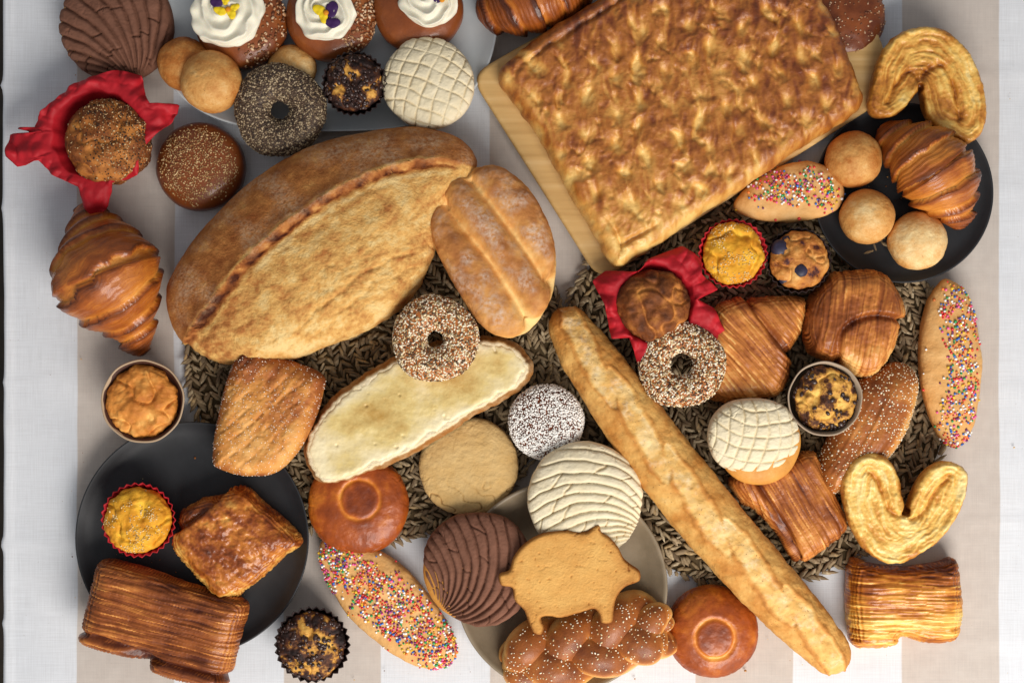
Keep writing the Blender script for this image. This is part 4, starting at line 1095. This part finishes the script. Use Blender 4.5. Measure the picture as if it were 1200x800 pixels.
# ------------------------------------------------------------------ muffins
def fluted(t, name, r, h, mat, n=26, amp=.03, base=.72, c=None, zs=None, ragged=0.0):
    pr = [(r * base * .3, .6), (r * base, .6), (r * (base * .55 + .45), h * .5), (r, h), (r * .975, h), (r * (base * .55 + .42), h * .5), (r * base * .96, 1.4), (r * base * .3, 1.4)]
    m = len(pr)
    def dsp(P):
        w = (P.ring >= 1) & (P.ring <= 6)
        return np.zeros(len(P.x))
    R = lathe(t, name, [p for p in pr[::-1]], mat, n * 6, lambda th: 1 + amp * (np.abs((th * n / (2 * pi)) % 1 - .5) * 4 - 1), zs=h if zs is None else zs, c=c)
    if ragged:
        co = R.V.copy(); th = R.P.th; rim = (R.P.ring == 3) | (R.P.ring == 4)
        co[:, 2] += np.where(rim, ragged * S * (np.sin(th * 3) + .6 * np.sin(th * 7 + 1)), 0)
        R.o.data.vertices.foreach_set('co', co.astype(np.float32).ravel()); R.o.data.update()
    return R

def muffin_top(t, r, zb, H, mat, bake, lump=2.5, c=None, crack=2.5, ls=14, amp=.3, name='crumb'):
    def cr(P): return np.exp(-(np.abs(fbm(P.mm, ls * 2.2, 2, 6)) / .07) ** 2) * sstep(1.0, .7, P.s)
    return dome(t, name, r, M[mat], H, c=c, zb=zb, ze=.3, a=.9, b=.7, under=.8, na=150, nr=56, wob=.05,
                disp=lambda P: lump * fbm(P.mm, ls, 3, 2) - crack * cr(P), attr=lambda P: dict(bake=bake + amp * fbm(P.mm, ls * 1.3, 3, 2) - .25 * cr(P) + .15 * sstep(.7, 1.0, P.s)))

for (lb, x, y, z0, r) in (('yellow sesame muffin in red cup on the lower left plate', 162, 609, 15, 41), ('yellow sesame muffin in red cup left of the blueberry muffin', 859, 297, 9, 38)):
    t = T('muffin', lb, 'muffin', x, y, z0, 'yellow muffins in red cups')
    fluted(t, 'paper_cup', r + 2, 38, M['paper_red'], 30, .035, ragged=1.0)
    R = muffin_top(t, r - 2, 24, 27, 'muffin_y', .28, 3.4, crack=4, ls=17, amp=.4)
    scatter(R, 'sesame_seeds', 420, (1.3, .8, .5), M['sesame'], lambda P: np.clip(fbm(P.mm, 20, 2, 8) + .05, 0, 1) * (P.s < 1), ['#d9b878', '#e6cd96', '#c49c58'], mind=1.7)

t = T('muffin', 'blueberry muffin in a dark cup under the upper right plate', 'muffin', 936, 305, 9)
fluted(t, 'paper_cup', 38, 38, M['cup_dark'], 28, .035)
R = muffin_top(t, 34, 26, 26, 'muffin_berry', .50, 2.6, ls=13, amp=.3)
for (x, y, r) in ((914, 291, 10.5), (922, 283, 7), (938, 317, 9), (952, 303, 5.5), (919, 326, 7), (947, 326, 5), (931, 302, 5)):
    dz = 46.5 - 0.012 * ((x - 936) ** 2 + (y - 305) ** 2)
    dome(t, 'blueberry', r, M['berry'], r * 1.3, c=(x, y), zb=dz - 3, ze=.4, na=24, nr=9, nb=3)
for (lb, x, y, z0, r, cup, ch) in (('chocolate topped muffin in dark cup on the grey platter', 415, 98, 10, 36, 'cup_dark', .62), ('chocolate chip muffin in dark cup at the bottom edge', 366, 755, 0, 42, 'cup_dark', .55)):
    t = T('muffin', lb, 'muffin', x, y, z0, 'chocolate chip muffins')
    fluted(t, 'paper_cup', r + 1.5, 42, M[cup], 30, .04, ragged=.8)
    R = muffin_top(t, r - 2, 28, 26, 'muffin_c', ch, 2.6, ls=16, amp=.55)
    scatter(R, 'chocolate_chips', 150, (2.6, 1.9, 1.3), M['choc'], lambda P: (P.s < 1) * np.clip(.5 + fbm(P.mm, 20, 2, 3), 0, 1), None, unit=BALL, sink=.3)
def smooth_cup(t, r, h, mat):
    lathe(t, 'baking_cup', [(r * .25, 1.2), (r * .76, 1.2), (r * .86, h * .5), (r * .955, h - .4), (r * .985, h), (r, h - .8), (r * .88, h * .5), (r * .79, 0), (r * .25, 0)], mat, 90, lambda th: 1 + .006 * np.sin(9 * th) + .006 * np.sin(4 * th), zs=h)
t = T('muffin', 'golden lumpy muffin in a round foil cup at the left edge', 'muffin', 167, 470, 0)
smooth_cup(t, 49, 46, M['cup_tan'])
lathe(t, 'paper_liner', [(38, 30), (42.5, 30), (46.6, 44.5), (46.0, 44.5), (42, 31), (38, 31)][::-1], M['cup_brown'], 90, zs=44)
R = muffin_top(t, 42, 26, 26, 'muffin_o', .44, 4.2, ls=17, amp=.45, crack=4)
t = T('muffin', 'chocolate chip muffin in a pale rimmed cup beside sesame pastry', 'muffin', 967, 467, 12)
smooth_cup(t, 44, 48, M['cup_clear'])
R = muffin_top(t, 37, 27, 24, 'muffin_c', .40, 3.0, ls=15, amp=.3)
scatter(R, 'chocolate_chips', 60, (3.0, 2.2, 1.5), M['choc'], lambda P: (P.s < 1) * np.clip(.3 + fbm(P.mm, 20, 2, 3), 0, 1), None, unit=BALL, sink=.3)

def tulip_muffin(label, px, py, z0, r, outline, bake, seeds, rimz=50):
    """outline: the cut edge of the paper seen from above (photo pixels)"""
    t = T('wrapped_muffin', label, 'muffin', px, py, z0, 'muffins in red tulip paper')
    nth, nt = 320, 60
    th = np.linspace(0, 2 * pi, nth, endpoint=False); tt = np.linspace(0, 1, nt)
    TH, TT = np.meshgrid(th, tt, indexing='ij')
    ol = np.array(outline, float); oa = np.arctan2(py - ol[:, 1], ol[:, 0] - px) % (2 * pi); orr = np.hypot(ol[:, 0] - px, ol[:, 1] - py)
    # edge of the paper as seen from above, sampled along its straight cut sides
    dense = np.concatenate([np.linspace(ol[i], ol[(i + 1) % len(ol)], 12, endpoint=False) for i in range(len(ol))])
    da = np.arctan2(py - dense[:, 1], dense[:, 0] - px) % (2 * pi); dr_ = np.hypot(dense[:, 0] - px, dense[:, 1] - py); si = np.argsort(da)
    reach = np.interp(th, da[si], dr_[si], period=2 * pi) - r * 1.04
    drop = -np.clip(reach - 10, 0, 60) * .42 + 9 * fbm(np.stack([np.cos(th), np.sin(th), th * 0], 1) * 40, 24, 2, px + 3)
    a = np.clip(TT / .45, 0, 1); b = np.clip((TT - .45) / .55, 0, 1)
    pl = np.stack([np.cos(TH), np.sin(TH), TT * 0], -1).reshape(-1, 3)
    fold = (fbm(pl * 40, 13, 2, px)).reshape(nth, nt)
    pleat = np.sin(TH * 8 + 2 * np.sin(TH * 3 + px))
    rad = r * (.62 + .42 * a) + reach[:, None] * b + (1.6 * pleat * a + 2.0 * fold * a) * (1 - .8 * b)
    cr_ = np.abs(fbm(np.stack([rad.ravel() * np.cos(TH).ravel(), rad.ravel() * np.sin(TH).ravel(), TH.ravel() * 0], 1) + 500, 26, 2, px + 9)).reshape(nth, nt)
    z = 1 + 12 * (cr_ - .25) * b + (rimz - 1) * np.clip(a, 0, 1) + b * (1 - b) * 14 + drop[:, None] * b ** 1.3 + 9 * np.abs(fold) * b + 2.0 * pleat * b * (1 - .6 * b)
    px_, py_ = rad * np.cos(TH), rad * np.sin(TH)
    for w_ in range(6):          # sharp creases in stiff paper
        an_ = w_ * 1.1 + px; pd = (17, 23, 29, 38, 14, 20)[w_]
        x_ = (px_ * cos(an_) + py_ * sin(an_)) / pd + .18 * fold + w_ * .37
        tri = np.abs(x_ - np.floor(x_) - .5) * 2 - .5
        z = z + tri * (2.6, 3.0, 3.4, 3.6, 1.6, 2.0)[w_] * (.15 + .85 * b)
    k = (1 - (t.z0 + rimz * S) / CH) * S
    V = np.stack([(rad * np.cos(TH)).ravel() * k, (rad * np.sin(TH)).ravel() * k, z.ravel() * S], 1)
    i, j = np.meshgrid(np.arange(nth), np.arange(nt - 1), indexing='ij'); i2 = (i + 1) % nth
    Q = np.stack([i * nt + j, i2 * nt + j, i2 * nt + j + 1, i * nt + j + 1], -1).reshape(-1, 4)
    o = raw_obj('paper_wrapper', V, [Q], M['paper_red'], t.o)
    md = o.modifiers.new('thickness', 'SOLIDIFY'); md.thickness = .0006
    R = muffin_top(t, r * .97, 26, 46, 'muffin_b', bake + .08, 3.4, ls=17, crack=3.0, amp=.4)
    if seeds:
        scatter(R, 'seed_topping', seeds, (1.2, .8, .6), M['sesame'], lambda P: sstep(-30, 20, P.x - px - (P.y - py) * .4) * (P.s < 1.0) + .1, ['#4a3424', '#2e2018', '#b99468', '#8c6238', '#d0b080'], mind=1.7)
tulip_muffin('seed topped muffin in red tulip paper, upper left', 128, 166, 0, 51,
             [(17, 188), (19, 162), (30, 154), (50, 162), (62, 138), (100, 104), (150, 88), (178, 94), (183, 118), (190, 128), (222, 128), (214, 150), (190, 172), (180, 186), (176, 212), (146, 221),
              (138, 248), (121, 268), (108, 246), (106, 226), (76, 212), (58, 194), (30, 201)], .50, 1500)
tulip_muffin('muffin in red tulip paper between sheet bread and sesame donut', 764, 358, 9, 44,
             [(690, 330), (706, 318), (742, 320), (754, 306), (795, 289), (818, 304), (817, 322), (838, 340), (812, 352), (832, 362), (852, 400), (838, 408), (800, 404), (770, 404), (748, 440), (738, 412), (733, 396), (712, 398), (704, 360)], .62, 0, 50)

# ------------------------------------------------------------------ crumbs fallen on the cloth
n = 420
pos = np.stack([rng.uniform(-.55, .59, n), rng.uniform(-.40, .40, n), np.full(n, .0006)], 1)
keep = (np.abs(pos[:, 0]) > .5) | (pos[:, 1] < -.22) | ((pos[:, 0] < -.3) & (pos[:, 1] < .1))
pos = pos[keep]; n = len(pos)
r = rng.normal(size=(n, 3)); ax = r / np.linalg.norm(r, axis=1)[:, None]
ay = np.cross(ax, rng.normal(size=(n, 3))); ay /= np.linalg.norm(ay, axis=1)[:, None]; az = np.cross(ax, ay)
sz = rng.exponential(.55, (n, 1)).clip(.25, 2.0) * S
pal = np.array([lin(c) for c in ('#b98548', '#8a5426', '#d9b070', '#e8cf9a', '#6a3a1c')])
o = instances('crumbs', pos + np.array([0, 0, .0004]), ax * sz, ay * sz * .8, az * sz * .6, M['sesame'], None, SEED, {'col': pal[rng.integers(0, 5, n)]})
o['label'] = 'tiny crumbs and seeds fallen on the striped cloth'; o['category'] = 'crumbs'

for (cx, cy, z0, rr, lb) in ((225, 631, 14.3, 95, 'crumbs scattered on the lower left black plate'), (1059, 226, 9.3, 66, 'crumbs scattered on the upper right black plate')):
    n = 70; a = rng.uniform(0, 2 * pi, n); q = rr * np.sqrt(rng.random(n)); k_ = (1 - z0 * S / CH)
    pos = np.stack([((cx - 600) * k_ + q * np.cos(a)) * S, ((400 - cy) * k_ + q * np.sin(a)) * S, np.full(n, z0 * S + .0003)], 1)
    r = rng.normal(size=(n, 3)); ax = r / np.linalg.norm(r, axis=1)[:, None]
    ay = np.cross(ax, rng.normal(size=(n, 3))); ay /= np.linalg.norm(ay, axis=1)[:, None]; az = np.cross(ax, ay)
    sz = rng.exponential(.5, (n, 1)).clip(.2, 1.8) * S
    o = instances('crumbs', pos, ax * sz, ay * sz * .8, az * sz * .5, M['sesame'], None, SEED, {'col': pal[rng.integers(0, 5, n)]})
    o['label'] = lb; o['category'] = 'crumbs'
